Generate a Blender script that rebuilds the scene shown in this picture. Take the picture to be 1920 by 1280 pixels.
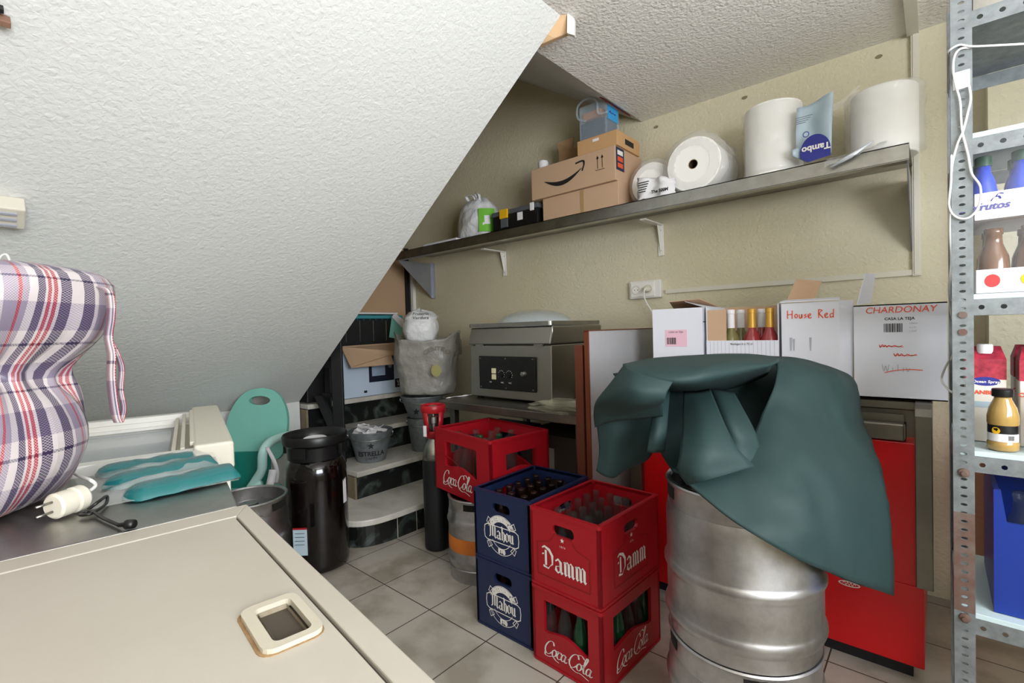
import bpy, bmesh, math, random
from mathutils import Vector, Matrix, noise
random.seed(7)
for o in list(bpy.data.objects): bpy.data.objects.remove(o, do_unlink=True)
S = bpy.context.scene; COL = S.collection
PI = math.pi; rad = math.radians
# ---------------------------------------------------------------- camera
CM = Matrix(((0.7519, -0.0059, -0.6593), (0.6586, -0.0367, 0.7516), (-0.0286, -0.9993, -0.0237)))
CAMH = 1.21
cd = bpy.data.cameras.new('camera'); cam = bpy.data.objects.new('camera', cd); COL.objects.link(cam)
cd.sensor_width = 36; cd.lens = 905.4/1920*36; cd.clip_start = 0.02
R3 = Matrix((CM.col[0], -CM.col[1], -CM.col[2])).transposed()
cam.matrix_world = Matrix.Translation((0, 0, CAMH)) @ R3.to_4x4()
S.camera = cam
def ray(x, y): return CM @ Vector(((x-960)/905.4, (y-640)/905.4, 1))
def P(x, y, d): return Vector((0, 0, CAMH)) + ray(x, y)*d      # point seen at a place, at distance d metres ahead
# ---------------------------------------------------------------- light
S.view_settings.view_transform = 'Standard'; S.view_settings.look = 'None'
S.view_settings.gamma = 1; S.view_settings.use_curve_mapping = False
S.view_settings.exposure = -0.1
w = bpy.data.worlds.new('daylight'); S.world = w; w.use_nodes = True
w.node_tree.nodes['Background'].inputs[0].default_value = (0.75, 0.86, 1, 1)
w.node_tree.nodes['Background'].inputs[1].default_value = 1.0
def area(name, loc, target, sx, sy, power, color):
    l = bpy.data.lights.new(name, 'AREA'); l.shape = 'RECTANGLE'; l.size = sx; l.size_y = sy
    l.energy = power; l.color = color
    o = bpy.data.objects.new(name, l); COL.objects.link(o); o.location = loc
    o.rotation_euler = (Vector(target)-Vector(loc)).to_track_quat('-Z', 'Y').to_euler()
    return o
area('window_daylight', (1.54, 0.15, 1.62), (-.9, 0.75, 3.0), 1.6, 1.1, 132, (0.93, 0.96, 1.0))
area('near_side_fill', (0.75, -1.24, 1.5), (0.2, 2, 1.1), 0.8, 1.6, 4.5, (0.85, 0.92, 1.0))  # weak fill lamp added on the near side; no doorway is built there
# ---------------------------------------------------------------- materials
def lin(h):
    c = [int(h[i:i+2], 16)/255 for i in (0, 2, 4)]
    return tuple(((x+.055)/1.055)**2.4 if x > .04045 else x/12.92 for x in c)+(1,)
MATS = {}
def mat(name, hexc, rough=.6, metal=0, bump=None, vary=None, trans=0, alpha=1, ior=1.45, aniso=0, coat=0, sheen=0):
    """bump=(scale,strength,distance); vary=(scale,hex2,amount) soft patches of a second colour"""
    if name in MATS: return MATS[name]
    m = bpy.data.materials.new(name); m.use_nodes = True; nt = m.node_tree; b = nt.nodes['Principled BSDF']
    b.inputs['Base Color'].default_value = lin(hexc); b.inputs['Roughness'].default_value = rough
    b.inputs['Metallic'].default_value = metal; b.inputs['IOR'].default_value = ior
    b.inputs['Transmission Weight'].default_value = trans; b.inputs['Alpha'].default_value = alpha
    b.inputs['Coat Weight'].default_value = coat
    tc = nt.nodes.new('ShaderNodeTexCoord')
    if bump:
        n = nt.nodes.new('ShaderNodeTexNoise'); n.inputs['Scale'].default_value = bump[0]; n.inputs['Detail'].default_value = 3
        nt.links.new(tc.outputs['Object'], n.inputs['Vector'])
        bm = nt.nodes.new('ShaderNodeBump'); bm.inputs['Strength'].default_value = bump[1]; bm.inputs['Distance'].default_value = bump[2]
        nt.links.new(n.outputs['Fac'], bm.inputs['Height']); nt.links.new(bm.outputs[0], b.inputs['Normal'])
    if vary:
        n = nt.nodes.new('ShaderNodeTexNoise'); n.inputs['Scale'].default_value = vary[0]; n.inputs['Detail'].default_value = 5
        n.inputs['Roughness'].default_value = .65
        nt.links.new(tc.outputs['Object'], n.inputs['Vector'])
        r = nt.nodes.new('ShaderNodeValToRGB'); r.color_ramp.elements[0].position = .35; r.color_ramp.elements[1].position = .7
        r.color_ramp.elements[0].color = lin(hexc); r.color_ramp.elements[1].color = lin(vary[1])
        mx = nt.nodes.new('ShaderNodeMix'); mx.data_type = 'RGBA'; mx.inputs[0].default_value = vary[2]
        mx.inputs[6].default_value = lin(hexc)
        nt.links.new(n.outputs['Fac'], r.inputs[0]); nt.links.new(r.outputs[0], mx.inputs[7]); nt.links.new(mx.outputs[2], b.inputs['Base Color'])
    MATS[name] = m; return m
def N(nt, t, **k):
    n = nt.nodes.new(t)
    for a, v in k.items(): setattr(n, a, v)
    return n
def mth(nt, op, a, b=None, c=None):
    n = nt.nodes.new('ShaderNodeMath'); n.operation = op
    for i, v in enumerate((a, b, c)):
        if v is None: continue
        if isinstance(v, (int, float)): n.inputs[i].default_value = v
        else: nt.links.new(v, n.inputs[i])
    return n.outputs[0]
def mixc(nt, f, a, b, blend='MIX'):
    n = nt.nodes.new('ShaderNodeMix'); n.data_type = 'RGBA'; n.blend_type = blend
    for i, v in ((0, f), (6, a), (7, b)):
        if isinstance(v, (int, float, tuple)): n.inputs[i].default_value = v
        else: nt.links.new(v, n.inputs[i])
    return n.outputs[2]
def floor_material():
    m = bpy.data.materials.new('floor_tiles'); m.use_nodes = True; nt = m.node_tree; b = nt.nodes['Principled BSDF']
    tc = N(nt, 'ShaderNodeTexCoord'); sp = N(nt, 'ShaderNodeSeparateXYZ'); nt.links.new(tc.outputs['Object'], sp.inputs[0])
    u = mth(nt, 'DIVIDE', mth(nt, 'ADD', sp.outputs[0], 1.325+3.43), .343)
    v = mth(nt, 'DIVIDE', mth(nt, 'ADD', sp.outputs[1], -1.305+3.43), .343)
    def line(t):
        f = mth(nt, 'FRACT', t); d = mth(nt, 'ABSOLUTE', mth(nt, 'SUBTRACT', f, .5)); return mth(nt, 'GREATER_THAN', d, .4925)
    g = mth(nt, 'MAXIMUM', line(u), line(v))
    cb = N(nt, 'ShaderNodeCombineXYZ'); nt.links.new(mth(nt, 'FLOOR', u), cb.inputs[0]); nt.links.new(mth(nt, 'FLOOR', v), cb.inputs[1])
    wn = N(nt, 'ShaderNodeTexWhiteNoise'); nt.links.new(cb.outputs[0], wn.inputs['Vector'])
    no = N(nt, 'ShaderNodeTexNoise'); no.inputs['Scale'].default_value = 5; no.inputs['Detail'].default_value = 6; nt.links.new(tc.outputs['Object'], no.inputs['Vector'])
    ra = N(nt, 'ShaderNodeValToRGB'); ra.color_ramp.elements[0].position = .38; ra.color_ramp.elements[0].color = lin('9c9486')
    ra.color_ramp.elements[1].position = .56; ra.color_ramp.elements[1].color = lin('bbb4a8'); nt.links.new(no.outputs['Fac'], ra.inputs[0])
    c1 = mixc(nt, mth(nt, 'MULTIPLY', wn.outputs['Value'], .22), ra.outputs[0], lin('8f8a80'))
    n2 = N(nt, 'ShaderNodeTexNoise'); n2.inputs['Scale'].default_value = 2.3; n2.inputs['Detail'].default_value = 8; n2.inputs['Distortion'].default_value = 1.2
    nt.links.new(tc.outputs['Object'], n2.inputs['Vector'])
    r2 = N(nt, 'ShaderNodeValToRGB'); r2.color_ramp.elements[0].position = .6; r2.color_ramp.elements[0].color = (0, 0, 0, 1)
    r2.color_ramp.elements[1].position = .72; nt.links.new(n2.outputs['Fac'], r2.inputs[0])
    c2 = mixc(nt, mth(nt, 'MULTIPLY', r2.outputs[0], .3), c1, lin('80684c'))
    c3 = mixc(nt, g, c2, lin('4a4138')); nt.links.new(c3, b.inputs['Base Color']); b.inputs['Roughness'].default_value = .42
    return m
def stucco(name, hexc, scale, strength, hex2=None, vs=1.2, va=.5):
    m = bpy.data.materials.new(name); m.use_nodes = True; nt = m.node_tree; b = nt.nodes['Principled BSDF']
    tc = N(nt, 'ShaderNodeTexCoord'); b.inputs['Roughness'].default_value = .75
    n = N(nt, 'ShaderNodeTexNoise'); n.inputs['Scale'].default_value = scale; n.inputs['Detail'].default_value = 2.5; n.inputs['Distortion'].default_value = .6
    nt.links.new(tc.outputs['Object'], n.inputs['Vector'])
    v = N(nt, 'ShaderNodeTexVoronoi'); v.inputs['Scale'].default_value = scale*.8; v.feature = 'SMOOTH_F1'; nt.links.new(tc.outputs['Object'], v.inputs['Vector'])
    h = mth(nt, 'SUBTRACT', n.outputs['Fac'], mth(nt, 'MULTIPLY', v.outputs['Distance'], .5))
    bm = N(nt, 'ShaderNodeBump'); bm.inputs['Strength'].default_value = strength; bm.inputs['Distance'].default_value = .006
    nt.links.new(h, bm.inputs['Height']); nt.links.new(bm.outputs[0], b.inputs['Normal'])
    if hex2:
        n2 = N(nt, 'ShaderNodeTexNoise'); n2.inputs['Scale'].default_value = vs; n2.inputs['Detail'].default_value = 4; nt.links.new(tc.outputs['Object'], n2.inputs['Vector'])
        r = N(nt, 'ShaderNodeValToRGB'); r.color_ramp.elements[0].position = .45; r.color_ramp.elements[0].color = (0, 0, 0, 1); r.color_ramp.elements[1].position = .7
        nt.links.new(n2.outputs['Fac'], r.inputs[0])
        nt.links.new(mixc(nt, mth(nt, 'MULTIPLY', r.outputs[0], va), lin(hexc), lin(hex2)), b.inputs['Base Color'])
    else: b.inputs['Base Color'].default_value = lin(hexc)
    return m
def ramp_stripes(nt, coord, freq, stops):
    f = mth(nt, 'FRACT', mth(nt, 'MULTIPLY', coord, freq)); r = N(nt, 'ShaderNodeValToRGB'); r.color_ramp.interpolation = 'CONSTANT'
    e = r.color_ramp.elements
    e[0].position = 0; e[0].color = stops[0][1]; e[1].position = stops[1][0]; e[1].color = stops[1][1]
    for p, c in stops[2:]:
        q = e.new(p); q.color = c
    nt.links.new(f, r.inputs[0]); return r
def plaid_material():
    m = bpy.data.materials.new('plaid_woven_plastic'); m.use_nodes = True; nt = m.node_tree; b = nt.nodes['Principled BSDF']
    uv = N(nt, 'ShaderNodeUVMap'); sp = N(nt, 'ShaderNodeSeparateXYZ'); nt.links.new(uv.outputs[0], sp.inputs[0])
    W = lin('d8d0d0'); Lc = lin('9c92a4'); Pu = lin('463c5c'); Rd = lin('b4303c')
    rv = ramp_stripes(nt, sp.outputs[0], 1, [(0, W), (.06, Pu), (.17, W), (.22, Lc), (.38, Rd), (.42, Lc), (.5, W), (.60, Pu), (.69, W), (.72, Rd), (.765, W), (.79, Rd), (.835, W), (.87, Pu), (.96, W)])
    rh = ramp_stripes(nt, sp.outputs[1], 1, [(0, W), (.30, Pu), (.34, W), (.55, Lc), (.80, Lc), (.95, W)])
    # fine weave: a checker decides which of the two thread colours is on top
    ck = N(nt, 'ShaderNodeTexChecker'); ck.inputs['Scale'].default_value = 56; ck.inputs[1].default_value = (1, 1, 1, 1); ck.inputs[2].default_value = (0, 0, 0, 1)
    nt.links.new(uv.outputs[0], ck.inputs['Vector'])
    c = mixc(nt, mth(nt, 'MULTIPLY', ck.outputs['Fac'], 1), rv.outputs[0], mixc(nt, .55, rv.outputs[0], rh.outputs[0]))
    c = mixc(nt, .4, c, rh.outputs[0], 'MULTIPLY')
    nt.links.new(c, b.inputs['Base Color']); b.inputs['Roughness'].default_value = .33
    bm = N(nt, 'ShaderNodeBump'); bm.inputs['Strength'].default_value = .25; bm.inputs['Distance'].default_value = .002
    nt.links.new(ck.outputs['Fac'], bm.inputs['Height']); nt.links.new(bm.outputs[0], b.inputs['Normal'])
    return m
def film_material(name, hexc, a, rough=.12, bumpscale=22, spec=.8):
    m = mat(name, hexc, rough, bump=(bumpscale, .8, .012), alpha=a, coat=.6)
    m.node_tree.nodes['Principled BSDF'].inputs['Specular IOR Level'].default_value = spec
    return m
def marble(name, a, c, scale, lo=.45, hi=.62, rough=.3):
    m = bpy.data.materials.new(name); m.use_nodes = True; nt = m.node_tree; b = nt.nodes['Principled BSDF']
    tc = N(nt, 'ShaderNodeTexCoord'); n = N(nt, 'ShaderNodeTexNoise'); n.inputs['Scale'].default_value = scale; n.inputs['Detail'].default_value = 8
    n.inputs['Distortion'].default_value = 1.5; nt.links.new(tc.outputs['Object'], n.inputs['Vector'])
    r = N(nt, 'ShaderNodeValToRGB'); r.color_ramp.elements[0].position = lo; r.color_ramp.elements[0].color = lin(a)
    r.color_ramp.elements[1].position = hi; r.color_ramp.elements[1].color = lin(c); nt.links.new(n.outputs['Fac'], r.inputs[0])
    nt.links.new(r.outputs[0], b.inputs['Base Color']); b.inputs['Roughness'].default_value = rough
    MATS[name] = m; return m
def metal_scratched(name, hexc, hex2, rough=.32, scale=9):
    m = mat(name, hexc, rough, 1, bump=(14, .12, .004), vary=(scale, hex2, .8)); return m

M_ = dict(
 ceiling=stucco('rough_ceiling_plaster', 'eae6df', 75, .75), soffit=stucco('white_stucco', 'dedfdc', 68, .5),
 wall=stucco('cream_wall_paint', 'd4ccb2', 75, .6, 'c4b990', 1.3, .35), pil=stucco('pale_wall_paint', 'd2ccb4', 45, .8),
 white=mat('white_plastic', 'e6e4de', .4), offwhite=mat('offwhite_plastic', 'd6d1c2', .45),
 freezer=mat('beige_enamel', 'b4ada2', .38, vary=(3, 'a8a092', .6)), grime=mat('rust_grime', '6e4a28', .9, vary=(30, 'b0946c', .8)),
 seam=mat('dark_seam', '4a4238', .9), steel=metal_scratched('brushed_steel', 'aaa9a4', '8c8a84', .34), darksteel=mat('dull_steel', '77736a', .42, 1, vary=(4, '8d897f', .8)),
 warmsteel=mat('machine_steel', 'a3a19a', .38, 1, vary=(5, '9b968a', .5)), keg=metal_scratched('worn_keg_steel', 'c6c6c8', '8f8b88', .36, 8),
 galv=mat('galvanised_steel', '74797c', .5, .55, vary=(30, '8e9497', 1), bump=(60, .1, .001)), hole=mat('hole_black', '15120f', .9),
 red=mat('red_crate_plastic', 'a31320', .35), redpaint=mat('red_enamel', 'd01218', .28), blue=mat('navy_crate_plastic', '1a2548', .38),
 blue2=mat('blue_crate_plastic', '17348c', .35), black=mat('black_plastic', '131314', .35), blackp=mat('black_paint', '17171a', .5),
 whiteprint=mat('white_print', 'e6e2dc', .6), ink=mat('black_print', '1c1a1c', .7), cardboard=mat('brown_cardboard', 'bf9f82', .85, bump=(200, .1, .0005)),
 cardin=mat('cardboard_inside', 'a58560', .9), whitecard=mat('white_cardboard', 'd9dae3', .6, bump=(80, .1, .001)), redpen=mat('red_marker', 'ea5a3c', .8),
 paper=mat('white_paper', 'e4e2e4', .8), teal=mat('teal_plastic', '7dc0b2', .38), tealpale=mat('pale_teal_tube', 'b8e0d8', .4), tealdark=mat('teal_vinyl', '137468', .3),
 tealgel=mat('teal_gel', '0f6467', .2, coat=.5), roll=mat('white_paper_roll', 'f8f6f1', .8), orange=mat('orange_band', 'd5762a', .5), yellow=mat('yellow_plastic', 'e8b41e', .4),
 kegblack=mat('dark_brown_bottle_plastic', '0c0706', .14, coat=.4), cable=mat('white_cable', 'e8e6e2', .45), copper=mat('copper_edge', '6e3824', .35, .3),
 darkmarble=marble('black_marble', '151817', '59645f', 7, .5, .75), whitemarble=marble('white_marble', 'b9b4aa', 'd6d2c9', 3, .4, .62),
 sideplaster=mat('step_side_plaster', '8f8268', .85, vary=(9, '6b604c', .7)), panelbrown=mat('brown_fibreboard', 'b79878', .75, vary=(2, 'a98a6a', .5)),
 tarp=mat('green_polyester', '1c3232', .68, bump=(420, .2, .0006), vary=(3, '233c3b', .6)), glassclear=mat('clear_bottle_glass', '66716f', .06, trans=.7, alpha=.36),
 glassbrown=mat('brown_bottle_glass', '231712', .08, alpha=.85, coat=.3), glassgreen=mat('green_bottle_glass', '13452a', .08, alpha=.75, coat=.3),
 cork=mat('gold_foil', 'c99a3e', .4, .3), rose=mat('rose_wine', '8c2c2e', .1, coat=.4), winewhite=mat('white_wine', '6f6a3c', .1, coat=.4),
 clear=mat('clear_plastic_box', 'c8d8e6', .12, alpha=.3, coat=.5), film=film_material('clear_film', 'f4f4f2', .27), shrink=film_material('thin_film', 'eeeeee', .09), filmwhite=film_material('milky_film', 'dcdcd8', .42, .2),
 bagwhite=mat('white_bag_plastic', 'dedfe0', .4, bump=(18, .7, .02)), baggrey=mat('grey_bag_plastic', '9a978f', .36, bump=(11, .9, .03), vary=(5, 'b0aea8', .7), alpha=.85), bluelabel=mat('blue_label', '3f9fd8', .5),
 green=mat('green_print', '6ab52c', .6), pink=mat('pink_label', 'e2b8c8', .7), navyprint=mat('navy_print', '2a2f86', .6), paleblue=mat('pale_blue_film', 'bcd0dc', .25, alpha=.9),
 silver=mat('silver_textured_board', 'a2a2a4', .4, .15, bump=(90, .6, .003)), juice=mat('pineapple_juice', 'a8894e', .15, coat=.5), rackshelf=mat('pale_blue_painted_shelf', 'c2d4d8', .45),
 cran=mat('cranberry_print', '7e1a30', .5, vary=(45, 'c23a4c', 1)), gusset=mat('zinc_sheet', 'a3a5ae', .4, .75, vary=(6, '8f9098', .6)), rust=mat('rust_stain', '5e4238', .8, vary=(25, '6f665f', .8)),
 bluebottle=mat('blue_sleeve', '1b3fb4', .3), greencap=mat('dark_green_cap', '1e4a34', .4), skytray=mat('print_red', 'cc3a3a', .5), ivory=mat('ivory_knob', 'd8d2a8', .4), wood=mat('raw_wood', 'd9b48c', .8),
 greymarker=mat('faint_pencil', 'a8aab4', .9), tan=mat('brown_bottle_tops', '5e3a18', .2, coat=.4))
plaid = plaid_material()
# ---------------------------------------------------------------- mesh helpers
BASE = {}
class MB:
    def __init__(s): s.v = []; s.f = []; s.uv = []
    def add(s, vs, fs, uvs=None):
        n = len(s.v); s.v += [Vector(v) for v in vs]
        for i, f in enumerate(fs): s.f.append([n+k for k in f]); s.uv.append(uvs[i] if uvs else None)
        return s
    def box(s, x0, x1, y0, y1, z0, z1, rz=0, about=None):
        vs = [Vector((x, y, z)) for z in (z0, z1) for y in (y0, y1) for x in (x0, x1)]
        if rz:
            c = Vector(about) if about else Vector(((x0+x1)/2, (y0+y1)/2, 0)); c.z = 0
            vs = [Matrix.Rotation(rz, 3, 'Z') @ (v-c)+c for v in vs]
        return s.add(vs, [(0, 2, 3, 1), (4, 5, 7, 6), (0, 1, 5, 4), (2, 6, 7, 3), (0, 4, 6, 2), (1, 3, 7, 5)])
    def obox(s, o, a, b, c):      # corner + three edge vectors
        o, a, b, c = map(Vector, (o, a, b, c)); vs = [o, o+a, o+b, o+a+b, o+c, o+a+c, o+b+c, o+a+b+c]
        return s.add(vs, [(0, 2, 3, 1), (4, 5, 7, 6), (0, 1, 5, 4), (2, 6, 7, 3), (0, 4, 6, 2), (1, 3, 7, 5)])
    def prism(s, pts, vec):
        n = len(pts); pts = [Vector(p) for p in pts]; vec = Vector(vec)
        return s.add(pts+[p+vec for p in pts], [list(range(n))[::-1], [n+i for i in range(n)]]+[(i, (i+1) % n, n+(i+1) % n, n+i) for i in range(n)])
    def lathe(s, prof, c=(0, 0, 0), seg=24, cap=True, sx=1, sy=1, rot=None):
        c = Vector(c); vs = []
        for r, z in prof:
            for i in range(seg):
                a = 2*PI*i/seg; v = Vector((r*math.cos(a)*sx, r*math.sin(a)*sy, z))
                if rot: v = rot @ v
                vs.append(v+c)
        n = len(prof); fs = []; uv = []
        for j in range(n-1):
            for i in range(seg):
                k = (i+1) % seg; fs.append((j*seg+i, j*seg+k, (j+1)*seg+k, (j+1)*seg+i)); uv.append([(i/seg, j/(n-1)), ((i+1)/seg, j/(n-1)), ((i+1)/seg, (j+1)/(n-1)), (i/seg, (j+1)/(n-1))])
        if cap:
            fs.append([i for i in range(seg)][::-1]); uv.append(None); fs.append([(n-1)*seg+i for i in range(seg)]); uv.append(None)
        return s.add(vs, fs, uv)
    def tube(s, path, r, seg=8, flat=None):
        path = [Vector(p) for p in path]; vs = []; n = len(path)
        prev = None
        for i, p in enumerate(path):
            t = (path[min(i+1, n-1)]-path[max(i-1, 0)]).normalized()
            ref = prev if prev is not None else (Vector((0, 0, 1)) if abs(t.z) < .9 else Vector((1, 0, 0)))
            a = t.cross(ref).normalized(); b = a.cross(t).normalized(); prev = b
            rr = r[i] if isinstance(r, (list, tuple)) else r
            for k in range(seg):
                an = 2*PI*k/seg; vs.append(p+a*math.cos(an)*rr*(flat or 1)+b*math.sin(an)*rr)
        fs = [(j*seg+i, j*seg+(i+1) % seg, (j+1)*seg+(i+1) % seg, (j+1)*seg+i) for j in range(n-1) for i in range(seg)]
        fs += [list(range(seg))[::-1], [(n-1)*seg+i for i in range(seg)]]
        return s.add(vs, fs)
    def grid(s, rows, us=1, vs_=1, closed=False, uvs=None):
        n = len(rows); m = len(rows[0]); vs = [p for r in rows for p in r]; fs = []; uv = []
        for j in range(n-1):
            for i in range(m-1 if not closed else m):
                k = (i+1) % m; fs.append((j*m+i, j*m+k, (j+1)*m+k, (j+1)*m+i))
                uv.append([(i/(m-1)*us, j/(n-1)*vs_), ((i+1)/(m-1)*us, j/(n-1)*vs_), ((i+1)/(m-1)*us, (j+1)/(n-1)*vs_), (i/(m-1)*us, (j+1)/(n-1)*vs_)])
        return s.add(vs, fs, uv)
    def sphere(s, c, r, seg=16, rings=10):
        rx, ry, rz = r if isinstance(r, (tuple, list)) else (r, r, r); prof = [(math.sin(PI*i/rings)+1e-4, -math.cos(PI*i/rings)) for i in range(rings+1)]
        return s.lathe([(a, b*rz) for a, b in prof], c, seg, False, rx, ry)
    def build(s, name, m, parent=None, smooth=None, bevel=0, solid=0, subsurf=0, base=None, label=None):
        me = bpy.data.meshes.new(name)
        if parent is not None: b = BASE.get(parent.name, Vector((0, 0, 0)))
        elif base is not None: b = Vector(base)
        else:
            xs = [v.x for v in s.v]; ys = [v.y for v in s.v]; zs = [v.z for v in s.v]
            b = Vector(((min(xs)+max(xs))/2, (min(ys)+max(ys))/2, min(zs)))
        me.from_pydata([v-b for v in s.v], [], s.f)
        if any(s.uv):
            l = me.uv_layers.new(name='UVMap')
            for p, u in zip(me.polygons, s.uv):
                if u and len(u) == p.loop_total:
                    for k, li in enumerate(p.loop_indices): l.data[li].uv = u[k]
        me.validate()
        bm = bmesh.new(); bm.from_mesh(me); bmesh.ops.recalc_face_normals(bm, faces=bm.faces); bm.to_mesh(me); bm.free()
        o = bpy.data.objects.new(name, me); COL.objects.link(o); me.materials.append(m if not isinstance(m, str) else M_[m])
        if parent is not None: o.parent = parent; BASE[o.name] = b
        else: o.location = b; BASE[o.name] = b
        if label: o['label'] = label
        if solid: q = o.modifiers.new('thickness', 'SOLIDIFY'); q.thickness = solid; q.offset = 0
        if bevel: q = o.modifiers.new('bevel', 'BEVEL'); q.width = bevel; q.segments = 2; q.limit_method = 'ANGLE'; q.angle_limit = rad(40)
        if subsurf: q = o.modifiers.new('subdivision', 'SUBSURF'); q.levels = subsurf; q.render_levels = subsurf
        if smooth is None: smooth = False
        if smooth:
            for p in me.polygons: p.use_smooth = True
            if smooth == 'auto':
                try:
                    me.set_sharp_from_angle(angle=rad(38))
                except Exception: pass
        return o
def curve_mesh(cu):
    o = bpy.data.objects.new('tmp', cu); COL.objects.link(o); dg = bpy.context.evaluated_depsgraph_get(); dg.update()
    me = bpy.data.meshes.new_from_object(o.evaluated_get(dg)); v = [x.co.copy() for x in me.vertices]; f = [list(p.vertices) for p in me.polygons]
    bpy.data.objects.remove(o); bpy.data.curves.remove(cu); bpy.data.meshes.remove(me); return v, f
def plate(mb, loops, t, o, u, v):
    """flat plate with holes: loops[0] outline, others holes (2D); thickness t centred; placed by origin o, axes u, v"""
    cu = bpy.data.curves.new('tmp', 'CURVE'); cu.dimensions = '2D'; cu.fill_mode = 'BOTH'; cu.extrude = t/2
    for lp in loops:
        sp = cu.splines.new('POLY'); sp.points.add(len(lp)-1); sp.use_cyclic_u = True
        for p, q in zip(sp.points, lp): p.co = (q[0], q[1], 0, 1)
    vs, fs = curve_mesh(cu); o, u, v = Vector(o), Vector(u), Vector(v); w_ = u.cross(v)
    return mb.add([o+u*p.x+v*p.y+w_*p.z for p in vs], fs)
def rrect(x0, x1, y0, y1, r, n=4):
    out = []
    for cx, cy, a0 in ((x1-r, y1-r, 0), (x0+r, y1-r, 90), (x0+r, y0+r, 180), (x1-r, y0+r, 270)):
        for i in range(n+1): a = rad(a0+90*i/n); out.append((cx+r*math.cos(a), cy+r*math.sin(a)))
    return out
def ell(cx, cy, rx, ry, n=10): return [(cx+rx*math.cos(2*PI*i/n), cy+ry*math.sin(2*PI*i/n)) for i in range(n)]
def text(mb, s, o, u, v, size, shear=0, bold=0, align='LEFT', bend=None, space=1):
    cu = bpy.data.curves.new('tmp', 'FONT'); cu.body = s; cu.size = size; cu.shear = shear; cu.offset = bold; cu.align_x = align; cu.resolution_u = 3; cu.space_character = space
    vs, fs = curve_mesh(cu); o, u, v = Vector(o), Vector(u), Vector(v)
    if bend:
        out = []
        for p in vs:
            a = p.x/bend; r = abs(bend)+(p.y if bend > 0 else -p.y); sg = 1 if bend > 0 else -1
            out.append(o+u*(math.sin(abs(a)*(1 if p.x > 0 else -1))*r)+v*(sg*(math.cos(a)*r)))
        return mb.add(out, fs)
    return mb.add([o+u*p.x+v*p.y for p in vs], fs)
def catmull(pts, k=6, closed=False):
    n = len(pts); out = []
    rng = range(n if closed else n-1)
    for i in rng:
        g = lambda j: Vector(pts[j % n]) if closed else Vector(pts[max(0, min(n-1, j))])
        a, b, c, d = g(i-1), g(i), g(i+1), g(i+2)
        for q in range(k):
            t = q/k; out.append(.5*((2*b)+(c-a)*t+(2*a-5*b+4*c-d)*t*t+(3*b-a-3*c+d)*t**3))
    if not closed: out.append(Vector(pts[-1]))
    return out
def nib(mb, strokes, o, u, v, s, ang, wd, thin=.2, smooth=True):
    """calligraphic strokes: each 2D polyline drawn with a slanted nib"""
    o, u, v = Vector(o), Vector(u), Vector(v)
    for st in strokes:
        pts = catmull([Vector((x, y)) for x, y in st], 5) if smooth else [Vector(p) for p in st]
        nv = Vector((math.cos(rad(ang)), math.sin(rad(ang))))*wd/2; L = []; Rr = []
        for i, p in enumerate(pts):
            t = pts[min(i+1, len(pts)-1)]-pts[max(i-1, 0)]
            if t.length < 1e-9: t = Vector((1, 0))
            t.normalize(); pn = Vector((-t.y, t.x)); k = pn.dot(nv); k = math.copysign(max(abs(k), wd*thin/2), k if k else 1)
            off = pn*k; L.append(p+off); Rr.append(p-off)
        fs = [(i, i+1, len(L)+i+1, len(L)+i) for i in range(len(L)-1)]
        mb.add([o+u*(p.x*s)+v*(p.y*s) for p in L+Rr], fs)
    return mb
def shift(st, dx, dy=0, k=1): return [[(x*k+dx, y*k+dy) for x, y in a] for a in st]
def cocacola(mb, o, u, v, s):
    C_ = [[(.72, .72), (.66, .9), (.5, .96), (.28, .82), (.1, .5), (.08, .2), (.22, .02), (.42, .06), (.62, .26)]]
    o_ = [[(.2, .5), (.05, .35), (.04, .12), (.16, .02), (.3, .14), (.34, .36), (.2, .5), (.36, .46), (.5, .52)]]
    c_ = [[(.36, .4), (.3, .5), (.14, .44), (.04, .22), (.1, .04), (.26, .04), (.4, .2)]]
    a_ = [[(.32, .44), (.2, .5), (.06, .34), (.04, .12), (.14, .02), (.28, .16), (.36, .46)], [(.36, .48), (.3, .16), (.36, .02), (.5, .12)]]
    l_ = [[(.04, .2), (.26, .7), (.36, .98), (.28, 1.06), (.18, .8), (.12, .3), (.16, .04), (.28, .06), (.38, .2)]]
    st = C_+shift(o_, .62)+shift(c_, 1.0)+shift(a_, 1.34)+[[(1.86, .36), (2.0, .36)]]+shift(C_, 1.92)+shift(o_, 2.54)+shift(l_, 2.92)+shift(a_, 3.22)
    st += [[(.1, .12), (.12, -.12), (.4, -.14), (.7, -.02), (1.0, -.16), (1.25, -.2)], [(2.5, .95), (2.8, 1.05), (3.05, .9), (3.2, .98)], [(2.1, -.02), (2.5, -.16), (2.9, -.12), (3.5, -.26)]]
    sh = [[(x+.18*y, y) for x, y in a] for a in st]
    return nib(mb, sh, o, u, v, s, 10, .115, .35)
def damm(mb, o, u, v, s):
    D = [[(0, .9), (.14, 1.0), (.42, .9), (.6, .66), (.6, .28), (.36, .02), (.06, .08)], [(.22, .84), (.22, .14)], [(.0, .6), (.1, .66)]]
    a = [[(0, .5), (.16, .62), (.3, .5), (.3, .1), (.4, 0)], [(.3, .36), (.03, .26), (.03, .1), (.14, 0), (.3, .12)]]
    m = [[(0, .54), (.08, .62), (.08, .06), (.14, 0)], [(.08, .5), (.2, .62), (.28, .52), (.28, .06), (.34, 0)], [(.28, .5), (.4, .62), (.48, .52), (.48, .06), (.56, 0)]]
    return nib(mb, D+shift(a, .78)+shift(m, 1.26)+shift(m, 1.9), o, u, v, s, 38, .155, .4, False)
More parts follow.
